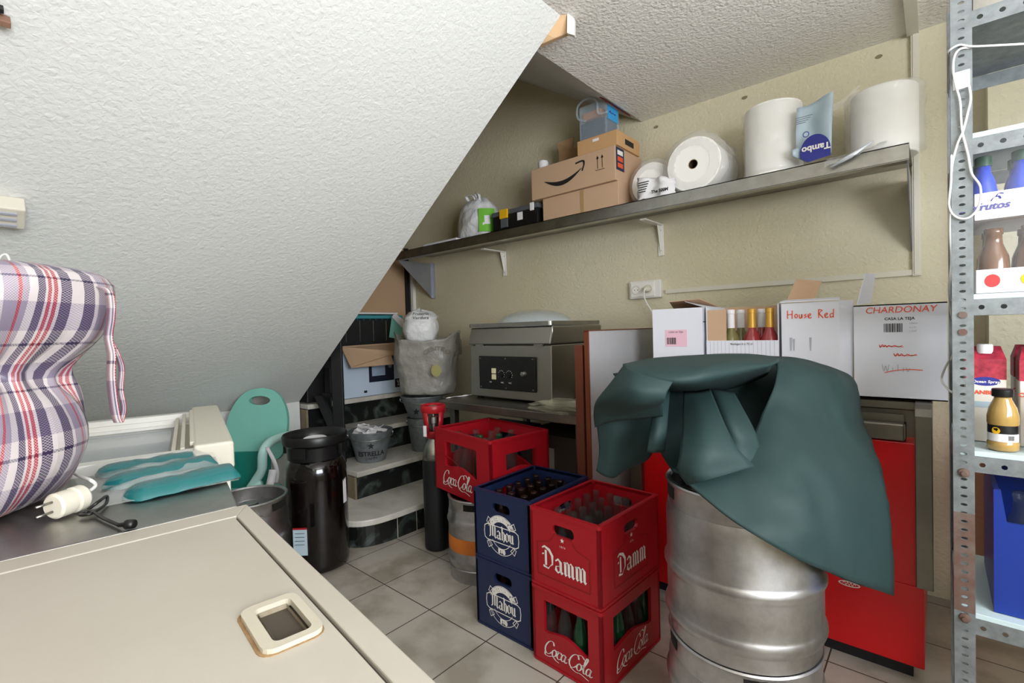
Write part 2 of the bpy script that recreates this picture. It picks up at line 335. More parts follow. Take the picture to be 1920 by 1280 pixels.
def mahou(mb, o, u, v, s):
    Mm = [[(.0, .78), (.1, .95), (.18, .8), (.16, .12), (.04, 0)], [(.17, .8), (.34, .95), (.4, .8), (.4, .1)], [(.4, .8), (.56, .95), (.64, .8), (.62, .12), (.72, 0)]]
    a = [[(0, .5), (.14, .62), (.28, .5), (.28, .1), (.36, 0)], [(.28, .34), (.02, .26), (.02, .1), (.12, 0), (.28, .12)]]
    h = [[(.0, 1.0), (.07, .9), (.07, 0)], [(.07, .5), (.2, .62), (.28, .5), (.28, .1), (.2, -.1)]]
    oo = [[(.04, .48), (.16, .62), (.3, .5), (.3, .12), (.16, 0), (.04, .12), (.04, .5)]]
    uu = [[(0, .6), (.06, .5), (.06, .12), (.14, 0), (.28, .12)], [(.28, .62), (.28, .08), (.36, 0)]]
    return nib(mb, Mm+shift(a, .84)+shift(h, 1.3)+shift(oo, 1.68)+shift(uu, 2.1), o, u, v, s, 38, .17, .45, False)
def tag(o, label=None, cat=None, group=None, kind=None):
    if label: o['label'] = label
    if cat: o['category'] = cat
    if group: o['group'] = group
    if kind: o['kind'] = kind
    return o
def thing(name, label, cat, base, group=None):
    o = bpy.data.objects.new(name, None); COL.objects.link(o); o.location = base; o.empty_display_size = .05; BASE[o.name] = Vector(base)
    return tag(o, label, cat, group)
def struct(name, mb, m, **k):
    o = mb.build(name, m, base=(0, 0, 0), **k); o['kind'] = 'structure'; return o
CH = {}
def kids(o): return [c for c in bpy.data.objects if c.parent == o]
def copy_tree(root, loc, rotz=0, label=None, group=None, name=None):
    tree = CH.get(root.name)
    if tree is None: tree = CH[root.name] = [(c, kids(c)) for c in kids(root)]
    r = root.copy(); COL.objects.link(r); r.location = loc; r.rotation_euler = (0, 0, rotz)
    if label: r['label'] = label
    if group: r['group'] = group
    for c, gs in tree:
        d = c.copy(); COL.objects.link(d); d.parent = r
        for g in gs: e = g.copy(); COL.objects.link(e); e.parent = d
    return r
X3, Y3, Z3 = Vector((1, 0, 0)), Vector((0, 1, 0)), Vector((0, 0, 1))
# ================================================================ the room
XL, XR, YN, YW, ZC = -3.85, 1.62, -1.3, 2.75, 2.44
SY = 1.60      # far edge of the sloping stair underside
struct('floor', MB().box(XL, XR, YN, YW, -.08, 0), floor_material())
struct('ceiling', MB().prism([(-1.10, YN, ZC), (XR, YN, ZC), (XR, YW, ZC), (-1.32, YW, ZC), (-1.32, SY, ZC), (-1.10, SY, ZC)], (0, 0, .14)), M_['ceiling'])
struct('wall_back', MB().box(XL-.1, XR+.1, YW, YW+.12, -.08, 4.2), M_['wall'])
struct('wall_left', MB().box(XL-.1, XL, 1.6, YW, -.08, 4.2), M_['wall'])
struct('wall_near', MB().box(XL, XR+.1, YN-.1, YN, -.08, 2.56), M_['wall'])
# right wall with the window opening
struct('wall_right', MB().box(XR, XR+.1, YN, -.75, -.08, 2.56).box(XR, XR+.1, 1.05, YW, -.08, 2.56).box(XR, XR+.1, -.75, 1.05, -.08, .85).box(XR, XR+.1, -.75, 1.05, 2.25, 2.56), M_['wall'])
wf = MB()
for a in ((-.75, -.70, .85, 2.25), (1.0, 1.05, .85, 2.25), (-.70, 1.0, .85, .9), (-.70, 1.0, 2.2, 2.25), (.12, .18, .9, 2.2)): wf.box(XR+.02, XR+.07, *a)
struct('window_1', wf, 'white')
# sloping underside of the stair flight overhead, and the wall that closes its foot
SLP = .718
struct('ceiling_slope', MB().prism([(-1.10, YN, 2.44), (-1.10, YN, 2.66), (-3.52, YN, 2.44-2.42*SLP+.18), (-3.52, YN, 2.44-2.42*SLP)], (0, SY-YN, 0)), M_['soffit'])
struct('wall_slope_foot', MB().box(-3.60, -3.47, YN, SY, -.02, .735), M_['soffit'])
struct('ceiling_upper_slope', MB().prism([(-1.32, SY, 2.44), (-1.32, SY, 2.6), (XL, SY, 2.6+2.53*.62), (XL, SY, 2.44+2.53*.62)], (0, YW-SY, 0)), M_['soffit'])
struct('wall_leak_block', MB().prism([(-1.10, SY-.10, 2.57), (-1.10, SY-.10, 2.66), (XL, SY-.10, 4.2), (XL, SY-.10, 0), (-3.60, SY-.10, 0), (-3.60, SY-.10, .86)], (0, .095, 0)), M_['wall'])  # unseen wall added beside the stair slope to block light leaks
struct('wall_pilaster', MB().box(.155, .75, 2.60, 2.75, 0, ZC), M_['pil'])
# cable ducts: up the wall, along under the shelf, across the ceiling
struct('trim_1', MB().box(-.072, -.044, 2.73, 2.75, 1.395, ZC).box(-.066, -.05, 2.726, 2.73, 1.40, ZC), 'offwhite')
struct('trim_2', MB().box(-1.19, -.072, 2.735, 2.75, 1.398, 1.422), 'offwhite')
struct('trim_3', MB().box(-.085, -.045, 1.2, 2.73, ZC-.018, ZC), 'offwhite')
struct('trim_4', MB().box(-3.60, -3.565, 2.72, 2.75, .722, 1.80), 'white')
# broken plaster and lath at the corner of the sloping ceiling
t = tag(MB().prism([P(*a) for a in ((1003, 88, 1.99), (1018, 60, 1.94), (1040, 25, 1.89), (1062, 22, 1.89), (1063, 63, 1.93), (1040, 72, 1.95))], (-.01, .03, .008)).build('wooden_lath', 'wood', bevel=.003),
    'broken raw timber scrap at the top corner of the sloping white ceiling', 'wood scrap')
t = tag(MB().prism([P(*a) for a in ((1063, 24, 1.89), (1077, 34, 1.89), (1077, 66, 1.9), (1063, 62, 1.9))], (-.01, .025, .004)).build('plaster_chip', 'white', bevel=.002),
    'small white plaster block stuck beside the broken timber at the ceiling corner', 'plaster chip')
# ================================================================ marble steps
def steps():
    t = thing('marble_staircase', 'short flight of white marble steps with black marble risers in the back corner', 'stairs', (-2.9, 2.2, 0))
    risers = [-2.40, -2.76, -3.10, -3.38]; hs = [.165, .345, .53, .72]
    prev = 0
    for i, (x, h) in enumerate(zip(risers, hs)):
        y0 = 1.62 if i else 1.44; xb = risers[i+1] if i < 3 else XL
        r_ = MB(); r0 = MB()
        if i == 0:
            ed = [(-2.40, 2.746), (-2.40, 1.62), (-2.42, 1.52), (-2.47, 1.44), (-2.56, 1.395), (-2.7, 1.385), (-2.9, 1.40), (-2.9, 2.746)]
            sm = catmull([Vector((a, b, 0)) for a, b in ed[1:6]], 4)
            lp = [Vector((-2.40, 2.746, 0))]+sm+[Vector((-2.9, 1.385, 0)), Vector((-2.9, 2.746, 0))]
            r_.prism(lp, (0, 0, h-.035))
            for v in r_.v: v.z += 0
            cx, cy = -2.65, 2.1
            top = [Vector((p.x+(.03 if p.x > -2.75 else 0), p.y-(.02 if p.y < 1.6 else 0), h-.035)) for p in lp]
            r0.prism(top, (0, 0, .035))
        else:
            r_.box(max(xb-.05, XL+.004), x, y0, YW-.004, prev, h-.035); r0.box(max(xb-.02, XL+.004), x+.03, y0-.015, YW-.004, h-.035, h)
        ro = r_.build('riser', M_['darkmarble'], t); ro['label'] = 'black marble riser'
        r0.build('tread', M_['whitemarble'], t, bevel=.006, label='white marble tread')
        prev = h if i else h
    s = MB()
    for i, (x, h) in enumerate(list(zip(risers, hs))[1:]): s.box(max(XL+.004, (risers+[XL])[i+2]), x-.004, 1.606, 1.64, 0 if i == 0 else 0, h-.04)
    s.build('side_plaster', M_['sideplaster'], t, label='stained plaster side of the steps')
    for k, y in enumerate((1.66, 1.8, 2.0)): MB().box(-2.4005, -2.3985, y, y+.003, 0, .128).build('tile_joint', M_['offwhite'], t)
steps()
# ================================================================ foreground freezer and metal counter
def inset(pts, d):
    n = len(pts); c = sum((Vector(p) for p in pts), Vector())/n
    return [Vector(p)+(c-Vector(p)).normalized()*d for p in pts]
ZF = .88
ex = Vector((-.993, .115, 0)).normalized(); ey = Vector((-.13, -.99, 0)).normalized()   # freezer axes: away from lens, toward the near wall
def freezer():
    c0 = Vector((-1.03, .362, 0)); e1 = -ex; L = 1.12; D = .62
    t = thing('chest_freezer', 'large beige chest freezer with a flat hinged lid, nearest in the foreground', 'freezer', (-.55, .02, 0))
    q = [c0, c0+e1*L, c0+e1*L+ey*D, c0+ey*D]
    MB().prism([p+e1*.004 - Vector((0, .0, 0)) for p in inset(q, .02)], (0, 0, .80)).build('body', M_['freezer'], t, bevel=.015)
    # frame around the lid panel
    def ringpt(a, b, z): return c0+e1*a+ey*b+Vector((0, 0, z))
    f = MB(); w1, w2, w3, w4 = .030, .056, .03, .052
    for pts in (((0, 0), (L, 0), (L-w2, w1), (w2, w1)), ((0, 0), (w2, w1), (w2, D-w3), (0, D)), ((L, 0), (L, D), (L-w2, D-w3), (L-w2, w1)), ((0, D), (w2, D-w3), (L-w2, D-w3), (L, D))):
        # chamfered outer edges
        f.prism([ringpt(a, b, .80) for a, b in pts], (0, 0, .08))
    f.build('lid_frame', M_['freezer'], t, bevel=.002)
    MB().prism([ringpt(a, b, .80) for a, b in ((.02, .02), (L-.02, .02), (L-.02, D-.02), (.02, D-.02))], (0, 0, .074)).build('seam', M_['seam'], t)
    g = .005; hx0, hx1, hy0, hy1 = .424, .524, .048, .106
    mb = MB(); outer = [(w2+g, w1+g), (L-w2-g, w1+g), (L-w2-g, D-w3-g), (w2+g, D-w3-g)]
    plate(mb, [outer, rrect(hx0, hx1, hy0, hy1, .008)], .010, c0+Vector((0, 0, .8745)), e1, ey)
    mb.build('lid_panel', M_['freezer'], t)
    hd = MB()
    plate(hd, [rrect(hx0-.003, hx1+.003, hy0-.003, hy1+.003, .014), rrect(hx0+.009, hx1-.008, hy0+.007, hy1-.010, .008)], .008, c0+Vector((0, 0, .8815)), e1, ey)
    h = hd.build('recessed_handle', mat('aged_ivory', 'bdb5a4', .4), t, bevel=.003)
    w_ = MB(); q = [ringpt(a, b, .835) for a, b in ((hx0, hy0), (hx1, hy0), (hx1, hy1), (hx0, hy1))]
    w_.prism(q, (0, 0, .004))
    qi = [ringpt(a, b, 0) for a, b in ((hx0+.008, hy0+.008), (hx1-.008, hy0+.008), (hx1-.008, hy1-.012), (hx0+.008, hy1-.012))]
    for k in range(4):
        a, b = qi[k], qi[(k+1) % 4]; o_ = (Vector((b-a)).cross(Z3)).normalized()*.003
        w_.add([a+Z3*.836, b+Z3*.836, b+o_+Z3*.88, a+o_+Z3*.88], [(0, 1, 2, 3)])
    w_.build('handle_well', mat('worn_ivory', 'a89e8a', .6, vary=(25, '6e6048', .8)), h)
    r = MB(); rp = rrect(hx0-.0055, hx1+.0055, hy0-.0045, hy1+.007, .016)
    plate(r, [rp, rrect(hx0-.003, hx1+.003, hy0-.003, hy1+.003, .014)], .002, c0+Vector((0, 0, .8792)), e1, ey); r.build('rust_line', M_['grime'], h, label='rusty dirt line around the handle')
freezer()
def counter():
    t = thing('steel_counter', 'low stainless steel topped cabinet between the beige freezer and the white display freezer', 'counter', (-1.23, .1, 0))
    q = [Vector((-1.040, .350, 0)), Vector((-1.53, .462, 0)), Vector((-1.66, -.2, 0)), Vector((-1.12, -.25, 0))]
    MB().prism(inset(q, .015), (0, 0, .845)).build('cabinet', M_['white'], t)
    MB().prism([p+Vector((0, 0, .845)) for p in q], (0, 0, .033)).build('steel_top', M_['steel'], t, bevel=.004)
counter()
def display():
    t = thing('display_freezer', 'white display freezer with an open railed sliding-lid frame, behind the steel counter', 'freezer', (-1.75, .2, 0))
    A = Vector((-1.575, .512, 0)); u = Vector((-.966, .258, 0)).normalized(); v = Vector((-.2, -.98, 0)).normalized(); W = .92; L = 1.25; H = .905
    u = Vector((-.787, .21, 0)).normalized(); v = Vector((-.21, -.787, 0)).normalized()
    u = u.normalized(); v = v.normalized(); pt = lambda a, b, z=0: A+u*a+v*b+Vector((0, 0, z-.04 if z > 0 else z))
    MB().prism([pt(.02, .02), pt(W-.02, .02), pt(W-.02, L), pt(.02, L)], (0, 0, .72)).build('cabinet', M_['white'], t, bevel=.01)
    bb = MB().obox(pt(0, 0, .72), u*W, v*.05, Z3*.16).obox(pt(0, L-.05, .72), u*W, v*.05, Z3*.16).obox(pt(0, 0.05, .72), u*.05, v*(L-.1), Z3*.16).obox(pt(W-.05, 0.05, .72), u*.05, v*(L-.1), Z3*.16)
    bb.build('rim', M_['white'], t, bevel=.004)
    MB().obox(pt(-.012, -.012, .865), u*(W+.024), v*.10, Z3*.082).build('end_cap', M_['offwhite'], t, bevel=.008)
    sl_ = MB()
    for k in range(3): sl_.obox(pt(.07, .085+k*.024, .885+0.048-k*.014), u*(W-.14), v*.012, Z3*.012)
    sl_.obox(pt(.05, .08, .875), u*(W-.1), v*.07, Z3*.012); sl_.build('track_end', M_['offwhite'], t, bevel=.002)
    for side, a0 in (('near', 0), ('far', W-.05)):
        r = MB().obox(pt(a0, .078, .88), u*.05, v*(L-.08), Z3*.05)
        r.obox(pt(a0+(.05 if a0 == 0 else -.02), .078, .88), u*.02, v*(L-.08), Z3*.03)
        r.obox(pt(a0+(.07 if a0 == 0 else -.04), .078, .88), u*.02, v*(L-.08), Z3*.012)
        r.build('rail', M_['white'], t, bevel=.002)
    MB().obox(pt(.09, .16, .868), u*(W-.18), v*(L-.2), Z3*.006).build('glass_lid', M_['clear'], t, label='clear sliding glass lid')
    MB().obox(pt(.05, .05, .74), u*(W-.1), v*(L-.1), Z3*.01).build('inner_liner', M_['offwhite'], t)
display()
# ---------------------------------------------------------------- plaid laundry bag on the counter
def plaid_bag():
    t = thing('laundry_bag', 'bulging plaid woven laundry bag in purple, red and white at the left edge', 'bag', (-1.28, -.02, .878))
    #  z, centre x, centre y, half width (across), half depth (along view)
    lv = [(.880, .17, -.885), (.886, .19, -.855), (.91, .215, -.83), (.96, .225, -.805), (1.01, .225, -.795), (1.06, .22, -.785), (1.10, .205, -.79), (1.13, .18, -.81), (1.155, .165, -.825), (1.185, .19, -.795), (1.22, .225, -.76), (1.26, .25, -.738), (1.31, .26, -.725), (1.345, .25, -.735), (1.362, .20, -.775), (1.368, .10, -.86), (1.369, .01, -.94)]
    rt_ = Vector((.752, .659, 0)); fw_ = Vector((-.659, .752, 0)); C0 = fw_*.93; rows = []
    lv = [(z, hw*.93, e-.105-hw*.93) for z, hw, e in lv]
    for j, (z, hw, sh) in enumerate(lv):
        r = []
        for i in range(73):
            a = 2*PI*i/72; ca, sa = math.cos(a), math.sin(a)
            x = math.copysign(abs(ca)**.7, ca)*hw; y = math.copysign(abs(sa)**.7, sa)*hw*.75
            p = C0+rt_*(x+sh)+fw_*y+Vector((0, 0, z))
            k = noise.noise(Vector((ca*1.4, sa*1.4, z*9)))*.032+noise.noise(Vector((ca*5, sa*5, z*26)))*.013*(1.6 if 1.08 < z < 1.22 else .7)
            fold = .014*math.sin(a*17+z*25)*max(0, 1-abs(z-1.15)/.09)
            p += (rt_*ca+fw_*sa)*(k+fold)*(min(1, hw/.15)); r.append(p)
        rows.append(r)
    mb = MB(); mb.grid(rows, us=9, vs_=5.5); mb.build('bag_body', plaid, t, smooth=True, subsurf=1)
    def strap(path, wv, name='strap'):
        pts = catmull([Vector(p) for p in path], 6); L = [p-wv for p in pts]; R = [p+wv for p in pts]
        m = MB().grid([[a, b] for a, b in zip(L, R)], us=.2, vs_=2.2); m.uv = [[(u_*2.3+.29, v_*1) for u_, v_ in q] for q in m.uv]
        m.build(name, plaid, t, smooth=True, solid=.0025)
    w_ = P(12, 0, 1)-P(0, 0, 1); w_ = w_*.93
    strap([P(*a) for a in ((188, 538, .97), (203, 545, .96), (208, 570, .955), (207, 600, .955), (203, 632, .955), (209, 665, .955), (208, 700, .955), (211, 740, .955), (217, 778, .955), (222, 792, .957))], w_*.7)
    strap([P(*a) for a in ((205, 636, .97), (218, 660, .975), (228, 690, .975), (226, 730, .975), (232, 765, .972), (226, 791, .96))], w_*.45)
    tag(MB().tube(catmull([P(*a) for a in ((-5, 492, 1.0), (2, 480, 1.0), (12, 477, 1.0), (18, 488, 1.0))], 5), .002).build('string', M_['white'], t, smooth=True))
plaid_bag()
# ---------------------------------------------------------------- teal gel pads in plastic, adaptor, cables
ZT = .879
def gelpads():
    t = thing('gel_pad_pack', 'three long teal gel pads in a clear plastic sleeve lying on the steel counter', 'gel packs', P(290, 900, .95))
    B = BASE[t.name]
    def pad(a, b, wd, h, name='gel_pad'):
        a, b = Vector(a), Vector(b); n = 26; d = (b-a); pr = d.cross(Z3).normalized(); rows = []
        for j in range(n+1):
            s = j/n; wk = wd*min(1, (s*7)**.6+.12) if s < .2 else wd; hk = h*min(1, (s*6)**.5+.1)*min(1, ((1-s)*9)**.5+.35); r = []
            for i in range(13):
                q = -1+2*i/12; r.append(a+d*s+pr*wk*q+Vector((0, 0, .002+hk*(1-q*q)**.5+noise.noise(Vector((s*9, q*1.5, 3)))*.0035)))
            rows.append(r)
        m = MB().grid(rows); m.grid([[Vector((r[0].x, r[0].y, r[0].z-.002)), Vector((r[-1].x, r[-1].y, r[-1].z-.002))] for r in rows]); m.build(name, M_['tealgel'], t, smooth=True)
    f = lambda x, y, z=0: (lambda r: Vector((0, 0, CAMH))+r*((ZT+z-CAMH)/r.z))(ray(x, y))
    pad(f(228, 938), f(440, 888, .006), .046, .026); pad(f(190, 918), f(400, 870, .006), .044, .026); pad(f(178, 893), f(368, 862, .004), .042, .024)
    rows = []
    A, Bq, Cq, Dq = f(172, 958), f(449, 902), f(400, 850), f(128, 880)
    for j in range(25):
        s = j/24; r = []
        for i in range(33):
            q = i/32; p = (A.lerp(Bq, s)).lerp(Dq.lerp(Cq, s), q)
            e = min(s, 1-s, q, 1-q)*6; e = min(1, e)
            p.z += .004+e*(.021+.007*math.cos(q*3*2*PI+PI)+noise.noise(Vector((s*7, q*9, 1)))*.006)*min(1, .25+s*2); r.append(p)
        rows.append(r)
    MB().grid(rows).build('sleeve', M_['film'], t, smooth=True, label='clear crinkled plastic sleeve')
gelpads()
def onz(x, y, z):
    r = ray(x, y); return Vector((0, 0, CAMH))+r*((z-CAMH)/r.z)
def adaptor():
    a = onz(85, 955, .905); b = onz(172, 925, .905); ax = (b-a).normalized()
    t = thing('plug_adaptor', 'chunky white cylindrical plug adaptor with two metal pins on the steel counter', 'plug', (a+b)/2-Vector((0, 0, .025)))
    rot = ax.to_track_quat('Z', 'Y').to_matrix()
    MB().lathe([(.020, 0), (.024, .004), (.024, .028), (.021, .030), (.021, .034), (.025, .037), (.025, .052), (.020, .058)], a+ax*.012, 28, True, rot=rot).build('body', M_['offwhite'], t, smooth='auto')
    for s in (-1, 1):
        pp = a+rot @ Vector((0, .009*s, 0)); MB().tube([pp-ax*.016, pp+ax*.014], .0024).build('pin', M_['steel'], t, smooth=True)
    MB().tube(catmull([a+ax*.06+Vector((0, 0, .0)), onz(178, 912, .91), onz(170, 900, .925), onz(150, 893, .92), onz(130, 880, .90), onz(122, 868, .89), onz(118, 880, .886)], 7), .0035).build('cord', M_['cable'], t, smooth=True)
adaptor()
def blackcable():
    pts = [onz(x, y, .885) for x, y in ((100, 905), (128, 880), (150, 872), (140, 890), (122, 893))]
    t = thing('power_cable', 'black power cable with a small moulded plug on the steel counter', 'cable', onz(200, 965, ZT))
    MB().tube(catmull([onz(x, y, z) for x, y, z in ((165, 955, .884), (185, 940, .895), (200, 930, .892), (198, 945, .884), (172, 962, .886), (150, 965, .885), (170, 958, .887), (195, 972, .884), (225, 985, .884))], 8), .003).build('cord', M_['black'], t, smooth=True)
    a = onz(222, 984, .886); b = onz(251, 982, .888); MB().tube([a, a.lerp(b, .5), a.lerp(b, .55), b], [.0035, .0045, .0085, .0078], 12).build('plug', M_['black'], t, smooth=True)
    MB().tube(catmull([onz(x, y, .884) for x, y in ((118, 905), (125, 890), (138, 878), (152, 873), (162, 874))], 6), .002).build('loose_end', M_['black'], t, smooth=True)
blackcable()
# ---------------------------------------------------------------- high chair (booster)
def high_chair():
    b = P(482, 900, 3.0); b.z = 0
    t = thing('booster_chair', 'teal plastic folding child high chair standing behind the white display freezer', 'high chair', b)
    d = 3.02
    c = P(482, 790, d); rt_ = Vector((.752, .659, 0)); fw_ = Vector((-.659, .752, 0)); upv = (Z3+fw_*.18).normalized()
    sc = d/905.4
    out = [(-55, -55), (-57, -20), (-48, 20), (-30, 48), (-5, 61), (25, 60), (45, 44), (57, 15), (58, -20), (52, -58), (30, -72), (-30, -70)]
    loop = [(p.x*sc, p.y*sc) for p in catmull([Vector((x, y)) for x, y in out], 4, True)]
    m = MB(); hole = [(x*sc, y*sc) for x, y in [(a-(-6+0), b_) for a, b_ in ell(-1, 39, 20, 8.5, 16)]]
    plate(m, [loop, hole], .03, c, (rt_+Vector((0, 0, -.03))).normalized(), upv); m.build('backrest', M_['teal'], t, bevel=.011, smooth='auto')
    s = MB(); sb = P(430, 900, d); 
    s.obox(c+rt_*(-52*sc)-upv*(125*sc)-fw_*.20, rt_*(100*sc), fw_*.24, Z3*.03); s.build('seat', M_['teal'], t, bevel=.012)
    MB().obox(c+rt_*(-40*sc)-upv*(118*sc)-fw_*.03, rt_*(75*sc), upv*(66*sc), -fw_*.012).build('seat_pad', M_['tealdark'], t, bevel=.004, label='dark teal vinyl seat pad')
    arm = catmull([P(*a) for a in ((545, 815, d-.05), (520, 822, d-.15), (503, 832, d-.22), (493, 850, d-.25), (491, 880, d-.22), (480, 900, d-.2), (470, 915, d-.2))], 6)
    MB().tube(arm, .026, 12).build('armrest', M_['tealpale'], t, smooth=True, label='pale teal tubular armrest')
    arm2 = catmull([P(*a) for a in ((425, 815, d-.02), (412, 840, d-.1), (408, 880, d-.2), (425, 905, d-.2))], 6)
    MB().tube(arm2, .024, 12).build('armrest', M_['tealpale'], t, smooth=True)
    for x, y in ((428, 905), (545, 905)):
        for dd in (-.15, .12):
            q = P(x, y, d+dd); MB().tube([q, Vector((q.x, q.y, 0))], .014, 10).build('leg', M_['tealpale'], t, smooth=True)
    MB().tube([P(490, 905, d-.22), P(462, 925, d-.2), P(452, 960, d-.2)], .017, 10).build('crossbar', M_['tealpale'], t, smooth=True)
    st = catmull([P(*a) for a in ((500, 838, d-.26), (512, 860, d-.3), (520, 885, d-.3), (517, 905, d-.3))], 5)
    MB().grid([[p-rt_*.012, p+rt_*.012] for p in st]).build('strap', M_['paper'], t, solid=.002, smooth=True, label='white safety strap')
    st = catmull([P(*a) for a in ((512, 880, d-.3), (507, 905, d-.32), (500, 935, d-.34), (495, 975, d-.36), (505, 1000, d-.37))], 5)
    MB().grid([[p-rt_*.022, p+rt_*.022] for p in st]).build('strap', M_['paper'], t, solid=.002, smooth=True)
high_chair()
# ---------------------------------------------------------------- kegs
def keg(name, label, c, r, h, rings, group=None, band=None, letters=None):
    t = thing(name, label, 'keg', c, group); B = Vector(c)
    # body
    b = .045*h/.4+.01; prof = [(r*.6, b-.01), (r*.93, b), (r*.985, b+.02)]
    for z in rings: prof += [(r*.985, z-.02), (r*1.0, z-.014), (r*1.022, z-.004), (r*1.022, z+.004), (r*1.0, z+.014), (r*.985, z+.02)]
    prof += [(r*.985, h*.5-.001), (r*.992, h*.5), (r*.985, h*.5+.001)] if not any(abs(z-h*.5) < .03 for z in rings) else []
    prof = prof[:3]+sorted(prof[3:], key=lambda q: q[1])+[(r*.985, h-b-.03), (r*.96, h-b-.008), (r*.86, h-b+.002), (r*.3, h-b+.012), (.035, h-b+.014)]
    MB().lathe([(a, z) for a, z in prof], B, 64).build('body', M_['keg'], t, smooth='auto')
    # chimes with hand holes
    for top in (1, 0):
        z0, z1 = (h-b-.012, h) if top else (0, b+.012); ins = r*.955; mb = MB(); seg = 64; rows = []
        prof2 = [(ins, z0), (ins, z0+.01), (ins, z1-.012), (ins+.006, z1-.004), (ins+.003, z1), (ins-.006, z1), (ins-.01, z1-.006), (ins-.006, z1-.016), (ins-.006, z0+.006)]
        MB().lathe(prof2, B, seg, False).build('top_rim' if top else 'bottom_rim', M_['keg'], t, smooth='auto')
        for k in range(4):
            a = PI*k/2+.55; hb = MB(); ww = .05; zc = (z0+z1)/2+.002; hh = (z1-z0)*.22; rr = ins+.0012
            hb.add([B+Vector((rr*math.cos(a+q*ww/r), rr*math.sin(a+q*ww/r), zc+s)) for s in (-hh, hh) for q in (-1, -.5, 0, .5, 1)], [(i, i+1, i+6, i+5) for i in range(4)])
            if top: hb.build('hand_hole', M_['hole'], t, label='dark hand hole in the rim')
    MB().lathe([(.04, h-b+.008), (.04, h-b+.03), (.028, h-b+.034), (.018, h-b+.03)], B, 20).build('valve', M_['steel'], t, smooth='auto')
    if band: MB().lathe([(r*.99, band[0]), (r*.994, band[0]+.002), (r*.994, band[1]-.002), (r*.99, band[1])], B, 64, False).build('colour_band', M_['orange'], t, smooth=True, label='orange painted band')
    return t
KX, KY = -.392, 1.345
keg('steel_keg', 'big scuffed steel beer keg under the dark green cover', (KX, KY, .40), .19, .40, [.052+.005, .18], None)
keg('steel_keg', 'lower steel beer keg at the bottom front, carrying the scuffed keg under the green cover', (KX, KY, 0), .19, .398, [.13, .27], None)
keg('small_steel_keg', 'small steel keg with an orange band, under the red bottle crate', (-1.735, 1.70, 0), .165, .40, [.105, .285], None, (.145, .215))
k = keg('steel_keg', 'steel keg with embossed letters, half hidden between high chair and dark plastic keg', (-2.42, .86, 0), .17, .47, [.14, .3])
text_m = MB()
# embossed letters wrap round the shoulder
cu_o = BASE[k.name]
def wraptext(mb, s, c, r, a0, z, size, bold=0):
    cu = bpy.data.curves.new('tmp', 'FONT'); cu.body = s; cu.size = size; cu.offset = bold; cu.align_x = 'CENTER'; cu.resolution_u = 2
    vs, fs = curve_mesh(cu); c = Vector(c)
    return mb.add([c+Vector((r*math.cos(a0+p.x/r), r*math.sin(a0+p.x/r), z+p.y)) for p in vs], fs)
aim = lambda c: math.atan2(-c[1], -c[0])
wraptext(text_m, 'VALS', cu_o, .1705, aim(cu_o)+.0, .385, .05).build('embossed_letters', M_['darksteel'], k)
def dark_keg():
    c = Vector((-2.47, 1.215, 0)); t = thing('plastic_keg', 'tall dark brown plastic keg with a black collar, beside the marble steps', 'keg', c)
    r = .153
    MB().lathe([(r*.8, 0), (r*.97, .012), (r, .04), (r, .42), (r*1.01, .47), (r*.97, .53), (r*.84, .575), (r*.62, .60)], c, 48).build('body', M_['kegblack'], t, smooth=True)
    MB().lathe([(r*.86, .57), (r*.9, .575), (r*.92, .64), (r*1.04, .655), (r*1.06, .69), (r*1.02, .70), (r*.93, .69), (r*.86, .66), (r*.83, .6)], c, 48, False).build('collar', M_['black'], t, smooth='auto')
    for k in range(4):
        a = k*PI/2+.6; ct = c+Vector((math.cos(a), math.sin(a), 0))*r*.93; u = Vector((-math.sin(a), math.cos(a), 0)); n_ = Vector((math.cos(a), math.sin(a), 0))
        MB().obox(ct-u*.035+Z3*.595, u*.07, n_*.02, Z3*.055).build('grip', M_['black'], t, bevel=.003)
    MB().lathe([(.058, .655), (.058, .672), (.05, .676), (.03, .672)], c+Vector((-.0, -.0, 0)), 28).build('cap', M_['paper'], t, smooth='auto', label='white round valve cap')
    MB().lathe([(r*.84, .60), (.055, .655)], c, 32, False).build('inner_shoulder', M_['black'], t, smooth=True)
    a0 = aim(c)+.95
    MB().add([c+Vector((1.006*r*math.cos(a0+q), 1.006*r*math.sin(a0+q), z)) for z in (.33, .47) for q in (0, .12, .24)], [(0, 1, 4, 3), (1, 2, 5, 4)]).build('side_label', M_['paper'], t)
    return t
lb = dark_keg()
Bc = P(547, 992, 2.16); uu = Vector((.752, .659, 0)); vv = Z3
MB().obox(P(549, 990, 2.26), uu*.066, Vector((.659, -.752, 0))*.002, -Z3*.13).build('hanging_card', M_['paleblue'], lb, label='pale blue printed card')
MB().obox(P(549, 990, 2.257), uu*.066, Vector((.659, -.752, 0))*.002, -Z3*.008).build('card_edge', M_['red'], lb)
mm = MB()
for i in range(4): mm.obox(P(553, 1000+i*7, 2.255), uu*.045, Vector((.659, -.752, 0))*.001, -Z3*.002)
mm.build('card_print', M_['ink'], lb)
